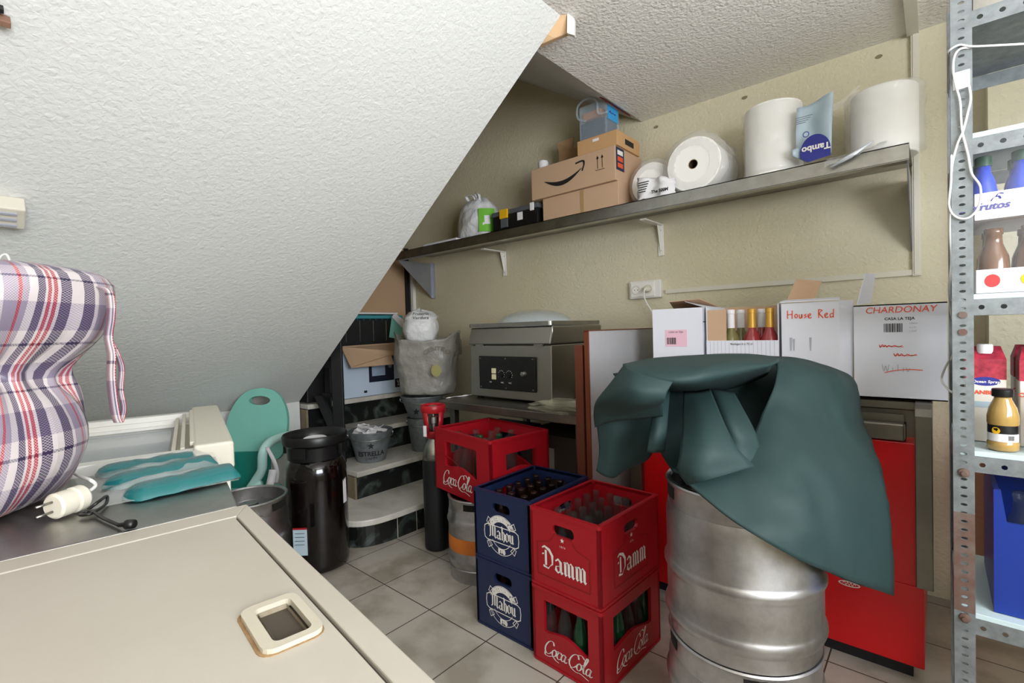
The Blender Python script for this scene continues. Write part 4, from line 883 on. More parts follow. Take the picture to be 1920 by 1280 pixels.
# ================================================================ steel table, vacuum packer
TX0, TX1, TY0, TY1, TZ = -2.25, -1.225, 1.88, 2.70, .80
def table():
    t = thing('steel_table', 'stainless steel work table against the back wall, carrying the vacuum packing machine', 'table', (-1.75, 2.3, 0))
    MB().box(TX0, TX1, TY0, TY1, TZ-.045, TZ).build('tabletop', M_['darksteel'], t, bevel=.004)
    for x in (TX0+.04, TX1-.08):
        for y in (TY0+.05, TY1-.09): MB().box(x, x+.04, y, y+.04, 0, TZ-.045).build('leg', M_['darksteel'], t, bevel=.003)
    MB().box(TX0+.05, TX1-.05, TY0+.08, TY1-.06, .25, .275).build('lower_shelf', M_['darksteel'], t)
table()
def packer():
    x0, x1, y0, y1, z0, z1 = -2.15, -1.53, 2.05, 2.56, .815, 1.255
    t = thing('vacuum_packer', 'grey steel vacuum packing machine with a clear domed lid and black control panel', 'vacuum packing machine', (-1.84, 2.3, .80))
    MB().prism([(x0, y0+.006, z0), (x0, y0+.012, 1.125), (x0, y1, 1.125), (x0, y1, z0)], (x1-x0, 0, 0)).build('body', M_['warmsteel'], t, bevel=.006)
    MB().prism([(x0-.004, y0-.004, 1.128), (x0+.004, y0+.016, 1.228), (x0+.004, y1, 1.228), (x0-.004, y1, 1.128)], (x1-x0+.006, 0, 0)).build('hood', M_['warmsteel'], t, bevel=.008)
    l = MB(); plate(l, [rrect(x0-.004, x1+.004, y0, y1, .02), rrect(x0+.07, x1-.07, y0+.07, y1-.07, .04)], .022, (0, 0, 1.242), X3, Y3); l.build('lid_frame', M_['steel'], t, bevel=.004)
    cx, cy = (x0+x1)/2, (y0+y1)/2
    MB().sphere((cx, cy, 1.245), (.25, .19, .085), 40, 18).build('dome', M_['clear'], t, smooth=True, label='clear domed lid')
    p = MB().box(x0+.085, x1-.105, y0-.003, y0+.004, .865, 1.06); p.build('control_panel', M_['black'], t, bevel=.003, label='black control panel')
    for x in (x0+.10, (x0+x1)/2-.01, x1-.12):
        for z in (.878, 1.047): MB().lathe([(.004, 0), (.004, .003)], (x, y0-.003, z), 8, rot=(-Y3).to_track_quat('Z', 'Y').to_matrix()).build('screw', M_['steel'], t)
    q = (-Y3).to_track_quat('Z', 'Y').to_matrix()
    MB().box(x0+.195, x0+.225, y0-.012, y0-.003, .925, .955).build('switch', M_['ivory'], t, bevel=.002, label='ivory switch'); MB().box(x0+.195, x0+.225, y0-.012, y0-.003, .96, .99).build('switch', M_['ivory'], t, bevel=.002, label='ivory switch')
    for x in (x0+.265, x0+.325):
        MB().lathe([(.018, 0), (.016, .012), (.006, .013)], (x, y0-.003, .955), 20, rot=q).build('knob', M_['black'], t, smooth='auto')
        for k in range(9):
            a = rad(-30+k*30); MB().box(x+.024*math.cos(a)-.001, x+.024*math.cos(a)+.001, y0-.0045, y0-.003, .955+.024*math.sin(a)-.002, .955+.024*math.sin(a)+.002).build('dial_tick', M_['whiteprint'], t)
    MB().lathe([(.02, 0), (.02, .006), (.013, .018), (.002, .02)], (x1-.185, y0-.003, .965), 20, rot=q).build('gauge_knob', M_['steel'], t, smooth='auto')
    for x in (x0+.17, x0+.26, x0+.32):
        b = MB(); text(b, 'VAC' if x > x0+.2 else 'ON', (x, y0-.0045, .905), X3, Z3, .012); b.build('panel_lettering', M_['whiteprint'], t)
    for x in (x0+.06, x1-.11): MB().box(x, x+.06, y0-.004, y0+.006, 1.118, 1.130).build('hinge', M_['steel'], t)
    for x in (x0+.03, x1-.06):
        for y in (y0+.03, y1-.06): MB().box(x, x+.03, y, y+.03, .8005, .815).build('foot', M_['black'], t)
    MB().tube([(x1+.003, y0+.02, 1.14), (x1+.006, y0+.012, 1.22), (x1+.003, y0+.03, 1.235)], .005).build('latch', M_['steel'], t, smooth=True)
packer()
def crumple(rows_fn, n, m): return [[rows_fn(i/(m-1), j/(n-1)) for i in range(m)] for j in range(n)]
def sheet(name, label, cat, z, corners, amp, mt, th=.001, seed=0, n=9, m=9):
    def f(u, v):
        a = Vector(corners[0]).lerp(Vector(corners[1]), u); b = Vector(corners[3]).lerp(Vector(corners[2]), u); p = a.lerp(b, v)
        p.z += amp*(.6+noise.noise(Vector((u*3+seed, v*3, seed)))) ; return p
    return tag(MB().grid(crumple(f, n, m)).build(name, M_[mt], solid=th, smooth=True), label, cat)
sheet('paper_slip', 'creased white slip of paper on the table between grey bag and vacuum packer', 'paper', .8, [(-2.245, 1.93, .802), (-2.23, 2.06, .802), (-2.19, 2.20, .804), (-2.235, 2.12, .802)], .008, 'paper', seed=2)
sheet('paper_slip', 'loose paper on the table to the right of the vacuum packer', 'paper', .8, [(-1.50, 2.0, .802), (-1.30, 2.08, .802), (-1.26, 2.40, .802), (-1.50, 2.36, .802)], .012, 'paper', seed=5)
t = thing('plastic_bag_bundle', 'flat crumpled bundle of clear packing bags on the front corner of the table', 'plastic bags', (-1.36, 1.95, .80))
for k in range(7):
    def f(u, v, k=k):
        x = -1.50+.27*u+.02*math.sin(k*2.1+v*3); y = 1.845+.19*v+.015*math.cos(k*1.7+u*4)
        return Vector((x, y, .803+k*.007+.012*noise.noise(Vector((u*4+k, v*4, k)))+.006))
    MB().grid(crumple(f, 12, 14)).build('packing_bag', mat('yellowish_film', 'd9d6bc', .2, bump=(60, .9, .01), alpha=.38, coat=.5), t, smooth=True)
t = thing('blue_storage_bin', 'blue plastic bin standing on the lower shelf under the steel table', 'bin', (-2.0, 2.1, .276))
MB().box(-2.18, -1.86, 2.0, 2.35, .277, .60).build('bin_body', mat('deep_blue_plastic', '1c3a6a', .5), t, bevel=.01); MB().box(-2.19, -1.85, 1.99, 2.36, .60, .625).build('rim', mat('deep_blue_plastic', '1c3a6a', .5), t, bevel=.004)
t = thing('cardboard_box', 'dark cardboard box with a pale label under the steel table', 'box', (-1.6, 2.2, .276))
MB().box(-1.80, -1.40, 2.10, 2.5, .277, .63).build('box_body', mat('dark_cardboard', '4a3d33', .9), t); lab = MB().box(-1.68, -1.56, 2.097, 2.1, .44, .56); lab.build('paper_label', mat('label_paper', 'a49c8c', .8), t)
# boards standing on edge between table and cooler
t = thing('textured_board', 'tall silver textured board with a copper edge, standing on end beside the wine cartons', 'board', (-1.135, 2.2, 0))
MB().box(-1.145, -1.128, 1.79, 2.60, 0, 1.195).build('board', M_['silver'], t)
MB().box(-1.147, -1.126, 1.782, 1.79, 0, 1.197).box(-1.147, -1.126, 1.782, 2.60, 1.195, 1.20).build('copper_edge', M_['copper'], t, label='thin copper coloured edge')
t = tag(MB().box(-1.205, -1.163, 1.79, 2.45, 0, 1.135).build('wooden_board', mat('reddish_wood', '63301f', .45, vary=(8, '502618', .8)), bevel=.003), 'reddish brown wooden board on edge, left of the silver textured board', 'board')
# ================================================================ red cooler
CX0, CX1, CY0, CY1, CZ = -1.06, -.032, 2.05, 2.71, .925
def cooler():
    t = thing('drinks_cooler', 'bright red chest cooler with grey metal trim, carrying the row of wine cartons', 'cooler', ((CX0+CX1)/2, 2.4, 0))
    MB().box(CX0+.03, CX1-.03, CY0+.03, CY1-.02, 0, .05).build('plinth', M_['blackp'], t, label='black plinth')
    MB().box(CX0, CX1, CY0, CY1, .05, .80).build('body', M_['redpaint'], t, bevel=.004)
    MB().box(CX0+.02, CX1-.045, CY0-.012, CY0+.02, .805, .862).build('front_bezel', M_['darksteel'], t, bevel=.006)
    MB().box(CX0, CX1, CY0+.10, CY1, .80, CZ-.03).build('top_body', M_['darksteel'], t)
    MB().box(CX0, CX1, CY0+.085, CY1, CZ-.03, CZ).build('top_frame', M_['darksteel'], t, bevel=.004)
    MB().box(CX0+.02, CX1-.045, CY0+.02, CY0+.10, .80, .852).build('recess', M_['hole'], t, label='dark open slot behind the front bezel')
    MB().box(CX0+.02, CX1-.05, CY0+.045, CY0+.055, .85, .885).build('sliding_rail', M_['darksteel'], t)
    for x0, x1 in ((CX0-.002, CX0+.05), (CX1-.020, CX1+.024)):
        yF = CY0-.035
        MB().prism([(x0, yF, .335), (x0, yF, .895), (x0, yF+.012, .918), (x0, yF+.035, .93), (x0, CY0+.30, .935), (x0, CY0+.30, .89), (x0, CY0+.05, .885), (x0, CY0+.001, .84), (x0, CY0+.001, .335)], (x1-x0, 0, 0)).build('corner_trim', M_['darksteel'], t, bevel=.003, label='grey metal corner trim')
    # lower service panel with emblem
    MB().box(CX0+.01, CX1-.002, CY0-.004, CY0, .055, .325).build('lower_panel', M_['redpaint'], t, bevel=.002)
    e = MB(); plate(e, [[(x*1, z) for x, z in ell(0, 0, .032, .0095, 28)], ell(0, 0, .028, .0065, 28)], .0012, (-.235, CY0-.005, .275), X3, Z3); e.build('emblem_ring', M_['whiteprint'], t)
    text(MB(), 'Gran', (-.235, CY0-.0055, .2715), X3, Z3, .010, .1, 0, 'CENTER').build('emblem_lettering', M_['whiteprint'], t) if False else nib(MB(), [[(-1.6, 0), (-1.2, .5), (-.8, -.3), (-.4, .4), (0, -.3), (.4, .4), (.8, -.3), (1.2, .4), (1.6, 0)]], (-.235, CY0-.0058, .275), X3, Z3, .012, 90, .3, .4).build('emblem_script', M_['whiteprint'], t)
    # side graphic strip
    for k, (y, z) in enumerate(((2.1, .70), (2.12, .62), (2.1, .5), (2.13, .43))): nib(MB(), [[(0, 0), (.3, .8), (.8, .2), (1.2, .9)]], (CX1+.0012, y, z), Y3, Z3, .05, 40, .2).build('side_print', M_['ink'], t)
cooler()
# ================================================================ wine cartons
def carton(name, label, x0, x1, y0, y1, z0, z1, m=None, rz=0, front_h=None, top=True, cat='box'):
    t = thing(name, label, cat, ((x0+x1)/2, (y0+y1)/2, z0)); m = m or M_['whitecard']; th = .004; fh = front_h or z1
    q = MB(); q.box(x0, x1, y0, y0+th, z0, fh); q.box(x0, x1, y1-th, y1, z0, z1); q.box(x0, x0+th, y0+th, y1-th, z0, z1); q.box(x1-th, x1, y0+th, y1-th, z0, z1); q.box(x0, x1, y0, y1, z0, z0+th)
    if top: q.box(x0, x1, y0, y1, z1-th, z1)
    q.build('carton_body', m, t)
    return t
Z0 = .9355
t = carton('wine_carton', 'plain white wine carton with a small pink barcode label, leftmost on the red cooler', -.985, -.757, 2.115, 2.37, Z0, 1.285, top=False)
MB().box(-.925, -.825, 2.1135, 2.115, 1.115, 1.19).build('pink_label', M_['pink'], t, label='pink barcode label')
def bars(o, u, n, w_, h, t, name='barcode', seed=1):
    rnd = random.Random(seed); mb = MB(); x = 0; O = Vector(o); u = Vector(u)
    while x < w_:
        a = rnd.choice((.0012, .002, .003)); mb.add([O+u*x, O+u*(x+a), O+u*(x+a)+Z3*h, O+u*x+Z3*h], [(0, 1, 2, 3)]); x += a+rnd.choice((.0012, .002))
    mb.build(name, M_['ink'], t)
bars((-.917, 2.1128, 1.125), X3, 0, .042, .03, t); text(MB(), 'CASA LA TEJA', (-.875, 2.1128, 1.176), X3, Z3, .011, 0, 0, 'CENTER').build('printed_name', M_['ink'], t)
MB().prism([(-.985, 2.37, 1.285), (-.757, 2.37, 1.285), (-.80, 2.20, 1.325), (-.93, 2.18, 1.318)], (0, .003, .003)).build('top_flap', M_['cardboard'], t, label='half raised brown inner flap')
MB().prism([(-.757, 2.12, 1.286), (-.757, 2.36, 1.286), (-.84, 2.33, 1.30), (-.85, 2.16, 1.315)], (0, 0, .003)).build('top_flap', M_['whitecard'], t)
MB().box(-.985, -.757, 2.119, 2.366, 1.22, 1.224).build('inner_board', M_['cardin'], t)
t = carton('wine_carton', 'white wine carton with its front cut low, showing the necks of wine bottles', -.742, -.462, 2.115, 2.37, Z0, 1.285, front_h=1.14, top=False)
MB().box(-.738, -.66, 2.119, 2.122, 1.14, 1.27).build('inner_flap', M_['cardboard'], t, label='brown torn flap inside')
MB().box(-.736, -.468, 2.36, 2.364, 1.1, 1.285).build('inner_back', M_['cardboard'], t)
rz_ = MB()
for k in range(18): rz_.box(-.742+k*.0155, -.7405+k*.0155, 2.1145, 2.115, 1.0, 1.138)
rz_.build('fluted_line', mat('flute_shadow', 'b2b4c2', .8), t)
text(MB(), 'Bodegas 6 x 75 cl', (-.60, 2.113, 1.122), X3, Z3, .012, 0, 0, 'CENTER').build('printed_line', M_['ink'], t)
def wine(x, y, cap, liq, label, g):
    t = thing('wine_bottle', label, 'bottle', (x, y, Z0+.006), g); c = Vector((x, y, Z0+.006))
    MB().lathe([(.034, 0), (.0375, .004), (.0375, .19), (.03, .215), (.016, .24), (.0145, .26)], c, 20).build('bottle_glass', M_[liq], t, smooth=True)
    MB().lathe([(.0155, .25), (.0150, .31), (.0162, .311), (.0162, .325), (.0145, .328)], c, 20).build('capsule', M_[cap], t, smooth='auto', label={'cork': 'gold capsule', 'paper': 'white capsule'}[cap])
for x, y, cap, liq in ((-.655, 2.165, 'paper', 'winewhite'), (-.640, 2.25, 'paper', 'winewhite'), (-.572, 2.165, 'cork', 'rose'), (-.555, 2.25, 'paper', 'rose'), (-.505, 2.165, 'cork', 'rose')):
    n_ = 'white-capped' if cap == 'paper' else 'gold-capped'; w_ = 'white wine' if liq == 'winewhite' else 'rose wine'
    wine(x, y, cap, liq, '%s bottle of %s in the low-cut carton, %s row, %s' % (n_, w_, 'front' if y < 2.2 else 'back', 'left side' if x < -.6 else 'middle' if x < -.52 else 'right side'), '%s %s bottles in the low-cut carton' % (n_, w_))
t = carton('wine_carton', 'white wine carton marked House Red in red felt pen, left of the Chardonay carton', -.450, -.262, 2.105, 2.36, Z0, 1.282, top=False)
hw = [[(0, 1), (0, 0)], [(.5, 1), (.48, 0)], [(0, .5), (.5, .55)], [(.85, .1), (.75, .35), (.9, .55), (1.05, .35), (.95, .1), (.85, .1)], [(1.25, .5), (1.25, .15), (1.4, .05), (1.5, .5), (1.52, .05)], [(1.95, .5), (1.75, .4), (1.95, .2), (1.72, .05)], [(2.15, .25), (2.4, .4), (2.3, .55), (2.12, .3), (2.3, .02), (2.5, .12)],
      [(3.2, 1), (3.2, 0)], [(3.2, 1), (3.55, .85), (3.25, .55), (3.65, 0)], [(3.8, .25), (4.05, .4), (3.95, .55), (3.78, .3), (3.95, .02), (4.15, .12)], [(4.6, .45), (4.35, .45), (4.35, .05), (4.6, .15)], [(4.65, 1), (4.62, .0)]]
nib(MB(), hw, (-.428, 2.1035, 1.222), X3, Z3, .032, 40, .13, .8).build('pen_lettering', M_['redpen'], t)
for x, h in ((-.42, .05), (-.41, .045), (-.355, .05)): MB().add([(x, 2.1035, 1.10), (x+.004, 2.1035, 1.10), (x+.006, 2.1035, 1.10+h), (x-.002, 2.1035, 1.10+h)], [(0, 1, 2, 3)]).build('scuff_mark', M_['greymarker'], t)
MB().prism([(-.454, 2.100, 1.285), (-.26, 2.100, 1.285), (-.262, 2.14, 1.293), (-.445, 2.14, 1.293)], (0, 0, .004)).build('front_flap', M_['whitecard'], t)
MB().prism([(-.262, 2.105, .96), (-.228, 2.13, .96), (-.222, 2.13, 1.284), (-.262, 2.105, 1.284)], (.001, .004, 0)).build('side_flap', M_['whitecard'], t)
MB().prism([P(1473, 568, 1.92), P(1523, 566, 1.90), P(1540, 527, 1.92), P(1493, 523, 1.95)], (.003, .003, 0)).build('raised_flap', M_['cardboard'], t, label='raised brown flap')
t = carton('wine_carton', 'white wine carton marked CHARDONAY in red capitals, rightmost on the red cooler', -.220, .030, 2.112, 2.40, Z0, 1.262, top=True)
text(MB(), 'CHARDONAY', (-.187, 2.1105, 1.232), X3, Z3, .0305, .15, 0.0, space=.98).build('pen_lettering', M_['redpen'], t, solid=.0004)
text(MB(), 'CASA LA TEJA', (-.092, 2.1105, 1.207), X3, Z3, .013, 0, .0002, 'CENTER').build('printed_name', M_['ink'], t)
bars((-.134, 2.1105, 1.165), X3, 0, .05, .03, t, seed=4)
for z, s in ((1.192, 'RIBERA'), (1.178, '6 x 75'), (1.166, 'L 2107')): text(MB(), s, (-.066, 2.1105, z), X3, Z3, .007).build('small_print', M_['greymarker'], t)
nib(MB(), [[(0, .4), (.1, 0), (.3, .4), (.5, .1), (.6, .35), (.8, .05), (1.0, .3), (1.3, .1), (1.6, .3), (2.0, .1), (2.4, .3)], [(0, .12), (1.0, .2), (2.5, .1)]], (-.147, 2.1105, 1.112), X3, Z3, .026, 40, .09, .9).build('crossed_out_word', M_['redpen'], t)
nib(MB(), [[(0, .4), (.2, 0), (.4, .4), (.6, .05), (.8, .35), (1.1, .05), (1.4, .3), (1.8, .1), (2.3, .3)], [(0, .2), (1.0, .12), (2.4, .2)]], (-.108, 2.1105, 1.082), X3, Z3, .026, 40, .09, .9).build('crossed_out_word', M_['redpen'], t)
nib(MB(), [[(0, 1), (.2, 0), (.4, .8), (.6, 0), (.8, 1)], [(1.2, .6), (1.2, 0)], [(1.8, 1), (1.8, 0)], [(2.4, .6), (2.4, 0)], [(2.7, .6), (2.9, 0), (3.1, .5)]], (-.14, 2.1105, 1.03), X3, Z3, .024, 40, .08, .9).build('faint_word', M_['greymarker'], t)
nib(MB(), [[(0, 0), (1.2, .35), (2.6, .5), (3.9, .45)]], (-.133, 2.1100, 1.025), X3, Z3, .026, 60, .12, .8).build('strike_line', M_['redpen'], t)
MB().prism([P(1606, 572, 1.83), P(1622, 512, 1.86), P(1640, 514, 1.92), P(1632, 568, 1.95)], (.003, 0, 0)).build('raised_flap', M_['whitecard'], t)
# ================================================================ green cover over the kegs
def tarp():
    t = thing('green_cover', 'large dark green folded fabric cover heaped over the steel keg at the front', 'fabric cover', (KX, KY, .80))
    def patch(rows, name='fabric_fold', k=6, th=.004, nz=.004, seed=0):
        R_ = [catmull([P(*a) for a in r], k) for r in rows]; cols = list(zip(*R_)); C_ = [catmull(list(c), k) for c in cols]; rr = list(zip(*C_))
        out = []
        for j, r in enumerate(rr): out.append([p+Vector((.66, -.75, .2))*(nz*noise.noise(p*9+Vector((seed, 0, 0)))-abs(noise.noise(p*13+Vector((0, seed, 0))))*nz*1.3) for p in r])
        MB().grid(out).build(name, M_['tarp'], t, smooth=True, solid=th)
    patch([[(1438, 668, 1.50), (1500, 672, 1.55), (1545, 684, 1.57), (1580, 696, 1.57), (1592, 702, 1.56)],
           [(1462, 690, 1.36), (1500, 700, 1.36), (1545, 708, 1.40), (1585, 716, 1.46), (1606, 722, 1.52)],
           [(1436, 765, 1.27), (1480, 775, 1.25), (1530, 785, 1.28), (1585, 795, 1.36), (1624, 800, 1.46)],
           [(1395, 845, 1.18), (1450, 870, 1.12), (1520, 880, 1.12), (1590, 880, 1.20), (1648, 868, 1.34)],
           [(1345, 890, 1.12), (1420, 940, 1.05), (1500, 970, 1.03), (1590, 985, 1.10), (1668, 965, 1.24)],
           [(1290, 905, 1.11), (1370, 972, 1.03), (1480, 1040, 1.00), (1585, 1085, 1.08), (1673, 1116, 1.20)]], 'outer_sheet', 6, .005, .012)
    patch([[(1300, 915, 1.12), (1370, 965, 1.05), (1480, 1030, 1.02), (1580, 1085, 1.11), (1668, 1112, 1.23)],
           [(1330, 895, 1.2), (1420, 940, 1.10), (1500, 980, 1.06), (1590, 1030, 1.16), (1655, 1080, 1.27)],
           [(1360, 860, 1.42), (1450, 860, 1.42), (1520, 860, 1.45), (1590, 880, 1.5), (1640, 900, 1.5)]], 'inner_layer', 5, .004, .006, 3)
    patch([[(1173, 684, 1.46), (1225, 672, 1.50), (1330, 665, 1.54), (1400, 664, 1.56), (1455, 670, 1.54)],
           [(1170, 683, 1.32), (1226, 675, 1.34), (1330, 668, 1.38), (1400, 668, 1.40), (1462, 676, 1.42)],
           [(1169, 686, 1.24), (1228, 690, 1.20), (1290, 692, 1.17), (1350, 684, 1.20), (1456, 680, 1.33)],
           [(1180, 696, 1.21), (1232, 712, 1.15), (1290, 716, 1.13), (1350, 704, 1.16), (1448, 684, 1.30)],
           [(1195, 704, 1.24), (1236, 722, 1.22), (1292, 726, 1.22), (1352, 716, 1.24), (1444, 690, 1.34)],
           [(1205, 712, 1.36), (1242, 728, 1.38), (1300, 732, 1.40), (1360, 724, 1.42), (1440, 698, 1.44)],
           [(1215, 718, 1.52), (1250, 732, 1.54), (1310, 735, 1.56), (1370, 730, 1.56), (1436, 704, 1.54)]], 'rolled_edge', 6, .005, .006, 5)
    patch([[(1170, 686, 1.24), (1195, 698, 1.17), (1225, 708, 1.14), (1262, 716, 1.13)],
           [(1146, 718, 1.24), (1175, 726, 1.15), (1210, 732, 1.12), (1250, 736, 1.12)],
           [(1119, 752, 1.29), (1150, 748, 1.20), (1195, 753, 1.14), (1246, 750, 1.13)],
           [(1114, 775, 1.34), (1140, 764, 1.27), (1190, 762, 1.18), (1240, 758, 1.17)],
           [(1116, 800, 1.38), (1140, 790, 1.34), (1180, 780, 1.30), (1236, 765, 1.25)]], 'side_fold', 6, .005, .004, 7)
    for q in range(3):
        e = q*.025
        patch([[(1117+q*4, 765+q*5, 1.35+e), (1150, 757+q*5, 1.26+e), (1200, 760+q*4, 1.2+e), (1243, 756+q*4, 1.18+e)], [(1119+q*4, 800, 1.38+e), (1150, 790, 1.32+e), (1200, 785, 1.27+e), (1243, 780, 1.24+e)]], 'layered_hem', 5, .002, .003, q)
    patch([[(1117, 770, 1.38), (1150, 765, 1.34), (1195, 765, 1.34), (1240, 765, 1.36)],
           [(1122, 815, 1.40), (1150, 815, 1.37), (1185, 815, 1.38), (1235, 815, 1.42)],
           [(1124, 850, 1.42), (1145, 855, 1.40), (1172, 858, 1.42), (1215, 860, 1.45)],
           [(1118, 882, 1.44), (1134, 892, 1.43), (1152, 895, 1.44), (1170, 880, 1.47)]], 'hanging_fold', 5, .004, .006, 11)
    patch([[(1230, 728, 1.34), (1242, 728, 1.34), (1256, 728, 1.35)], [(1220, 805, 1.25), (1233, 805, 1.23), (1250, 805, 1.24)], [(1213, 846, 1.25), (1228, 848, 1.25), (1246, 846, 1.26)]], 'strap_fold', 4, .004, .001)
    patch([[(1282, 735, 1.36), (1305, 735, 1.34), (1332, 730, 1.34)], [(1280, 800, 1.20), (1318, 790, 1.17), (1356, 790, 1.18)], [(1276, 850, 1.13), (1325, 840, 1.09), (1380, 838, 1.11)], [(1272, 880, 1.13), (1318, 885, 1.08), (1409, 868, 1.10)], [(1290, 908, 1.12), (1330, 898, 1.08), (1412, 874, 1.10)]], 'folded_panel', 5, .006, .002, 2)
    patch([[(1330, 730, 1.40), (1345, 730, 1.38), (1375, 735, 1.40)], [(1345, 790, 1.23), (1370, 790, 1.18), (1410, 800, 1.2)], [(1360, 850, 1.16), (1395, 850, 1.15), (1432, 860, 1.17)], [(1350, 895, 1.14), (1400, 900, 1.13), (1445, 915, 1.13)]], 'folded_panel', 5, .005, .002, 4)
    patch([[(1150, 700, 1.50), (1240, 690, 1.55), (1340, 685, 1.58), (1490, 682, 1.60)], [(1205, 780, 1.47), (1250, 780, 1.47), (1340, 780, 1.48), (1490, 780, 1.46)], [(1240, 850, 1.42), (1290, 850, 1.40), (1350, 860, 1.38), (1430, 870, 1.36)], [(1262, 885, 1.35), (1300, 895, 1.30), (1350, 905, 1.24), (1420, 930, 1.2)]], 'inner_lining', 5, .004, .006, 9)
    patch([[(1262, 880, 1.15), (1300, 905, 1.13), (1350, 950, 1.12)], [(1275, 872, 1.3), (1320, 895, 1.28), (1370, 930, 1.25)]], 'lower_hem', 4, .004, .002)
tarp()
# ================================================================ sockets
t = thing('wall_socket', 'white double wall socket above the wine cartons, a plug in its right half', 'socket', (-1.305, 2.745, 1.38))
MB().box(-1.412, -1.21, 2.715, 2.749, 1.378, 1.484).build('back_box', M_['white'], t, bevel=.005)
MB().box(-1.40, -1.245, 2.708, 2.716, 1.386, 1.476).build('face_plate', M_['white'], t, bevel=.004)
q = (-Y3).to_track_quat('Z', 'Y').to_matrix()
for x in (-1.363, -1.285):
    MB().lathe([(.027, 0), (.027, .003), (.022, .003), (.021, -.006), (.001, -.006)], (x, 2.708, 1.43), 28, False, rot=q).build('outlet', M_['offwhite'], t, smooth='auto')
    if x < -1.3:
        for s in (-1, 1): MB().lathe([(.0028, 0), (.0028, .002)], (x+s*.0095, 2.7095, 1.43), 10, rot=q).build('pin_hole', M_['hole'], t)
t = thing('mains_plug', 'cream round mains plug with its lead, pushed into the wall socket', 'plug', (-1.285, 2.68, 1.41))
MB().lathe([(.019, 0), (.019, .02), (.014, .035), (.008, .04)], (-1.285, 2.706, 1.43), 20, rot=q).build('plug_body', M_['offwhite'], t, smooth='auto')
MB().tube(catmull([(-1.285, 2.668, 1.43), (-1.285, 2.655, 1.415), (-1.287, 2.66, 1.38), (-1.275, 2.67, 1.34), (-1.255, 2.68, 1.30), (-1.23, 2.69, 1.22), (-1.23, 2.70, 1.0)], 6), [.006]*3+[.0042]*34).build('lead', M_['cable'], t, smooth=True)
for k, (x, y) in enumerate(((1230, 238), (1396, 183), (1648, 106))):
    c = at_wall = P(x, y, 1); r = ray(x, y); c = Vector((0, 0, CAMH))+r*(2.748/r.y)
    o = MB().add([c+Vector((math.cos(a)*.014*(1+.4*noise.noise(Vector((a, k, 0)))), 0, math.sin(a)*.008)) for a in [i*PI/5 for i in range(10)]], [list(range(10))])
    o.build('wall_plug_hole', M_['sideplaster'], solid=.003); o = bpy.data.objects[-1] if False else None
for k, o in enumerate([o for o in bpy.data.objects if o.name.startswith('wall_plug_hole')]): tag(o, ['chipped plug hole high on the wall left of the shelf rolls', 'chipped plug hole high on the wall above the upright paper roll', 'chipped plug hole high on the wall beside the vertical cable duct'][k], 'wall hole')
# ================================================================ long steel wall shelf
SX0, SX1, SY0, SY1, SZ = -3.32, -.07, 2.375, 2.748, 1.872
t = thing('wall_shelf', 'long stainless steel wall shelf running under the ceiling, carrying boxes and paper rolls', 'shelf', ((SX0+SX1)/2, 2.56, SZ-.07))
MB().box(SX0, SX1, SY0, SY1, SZ-.004, SZ).box(SX0, SX1, SY0, SY0+.004, SZ-.062, SZ).box(SX0, SX1, SY0, SY0+.05, SZ-.064, SZ-.060).build('shelf_board', M_['steel'], t)
for x in (-2.6, -1.75, -1.62, -.9): MB().lathe([(.004, 0), (.004, .003)], (x, SY0-.001, SZ-.035), 8, rot=q).build('rivet', M_['steel'], t)
for x in (SX0+.004, SX1-.008):
    g = MB().prism([(x, SY0+.01, SZ-.062), (x, SY1, SZ-.062), (x, SY1, SZ-.37), (x, SY1-.02, SZ-.36)], (.004, 0, 0)).box(x, x+.03, SY1-.004, SY1, SZ-.37, SZ-.062)
    g.build('gusset', M_['gusset'], t, label='triangular sheet metal end bracket')
for x in (-2.46, -1.215):
    b = MB().box(x-.018, x+.018, SY1-.008, SY1, SZ-.25, SZ-.064).box(x-.018, x+.018, SY1-.24, SY1-.008, SZ-.074, SZ-.066)
    b.add([(x-.003, SY1-.008, SZ-.24), (x+.003, SY1-.008, SZ-.24), (x-.003, SY1-.05, SZ-.074), (x+.003, SY1-.05, SZ-.074), (x-.003, SY1-.008, SZ-.074), (x+.003, SY1-.008, SZ-.074)], [(0, 2, 4), (1, 5, 3), (0, 1, 3, 2), (2, 3, 5, 4)])
    o = b.build('shelf_bracket', M_['white'], t, bevel=.003, label='white painted shelf bracket')
    for z in (-.22, -.10): MB().lathe([(.005, 0), (.005, .003)], (x, SY1-.008, SZ+z), 8, rot=q).build('screw', M_['darksteel'], o)
SH = SZ+.001
t = tag(MB().box(-2.98, -2.60, 2.385, 2.62, SH, SH+.018).build('white_tray', M_['paper'], bevel=.006), 'flat white tray lying at the left end of the wall shelf', 'tray')
t = thing('grocery_bag', 'white plastic grocery bag with a green printed square, near the left shelf end', 'bag', (-2.50, 2.53, SH))
rows = lumpy((-2.50, 2.53, SH), .17, .13, .30, 4, [(0, .7), (.05, .9), (.3, 1), (.6, .9), (.8, .75), (.9, .6), (1, .2)], .09)
MB().grid(rows, closed=True).build('bag_body', M_['bagwhite'], t, smooth=True)
for k in range(2): MB().tube(catmull([(-2.55+k*.09, 2.50, SH+.26), (-2.58+k*.10, 2.48, SH+.32), (-2.50+k*.06, 2.47, SH+.31), (-2.48+k*.04, 2.48, SH+.26)], 5), .012, 6, .3).build('bag_handle', M_['bagwhite'], t, smooth=True)
aG = Vector((2.50, -2.53, 0)).normalized()
def on_surf(t_, dx, z, r=.145): return Vector((-2.50, 2.53, SH))+aG*r+Vector((aG.y*-1, aG.x, 0))*dx+Z3*z
g = MB(); pts = [(.02, .02), (.115, .02), (.11, .20), (.02, .19)]; gc = [on_surf(t, a, b) for a, b in pts]
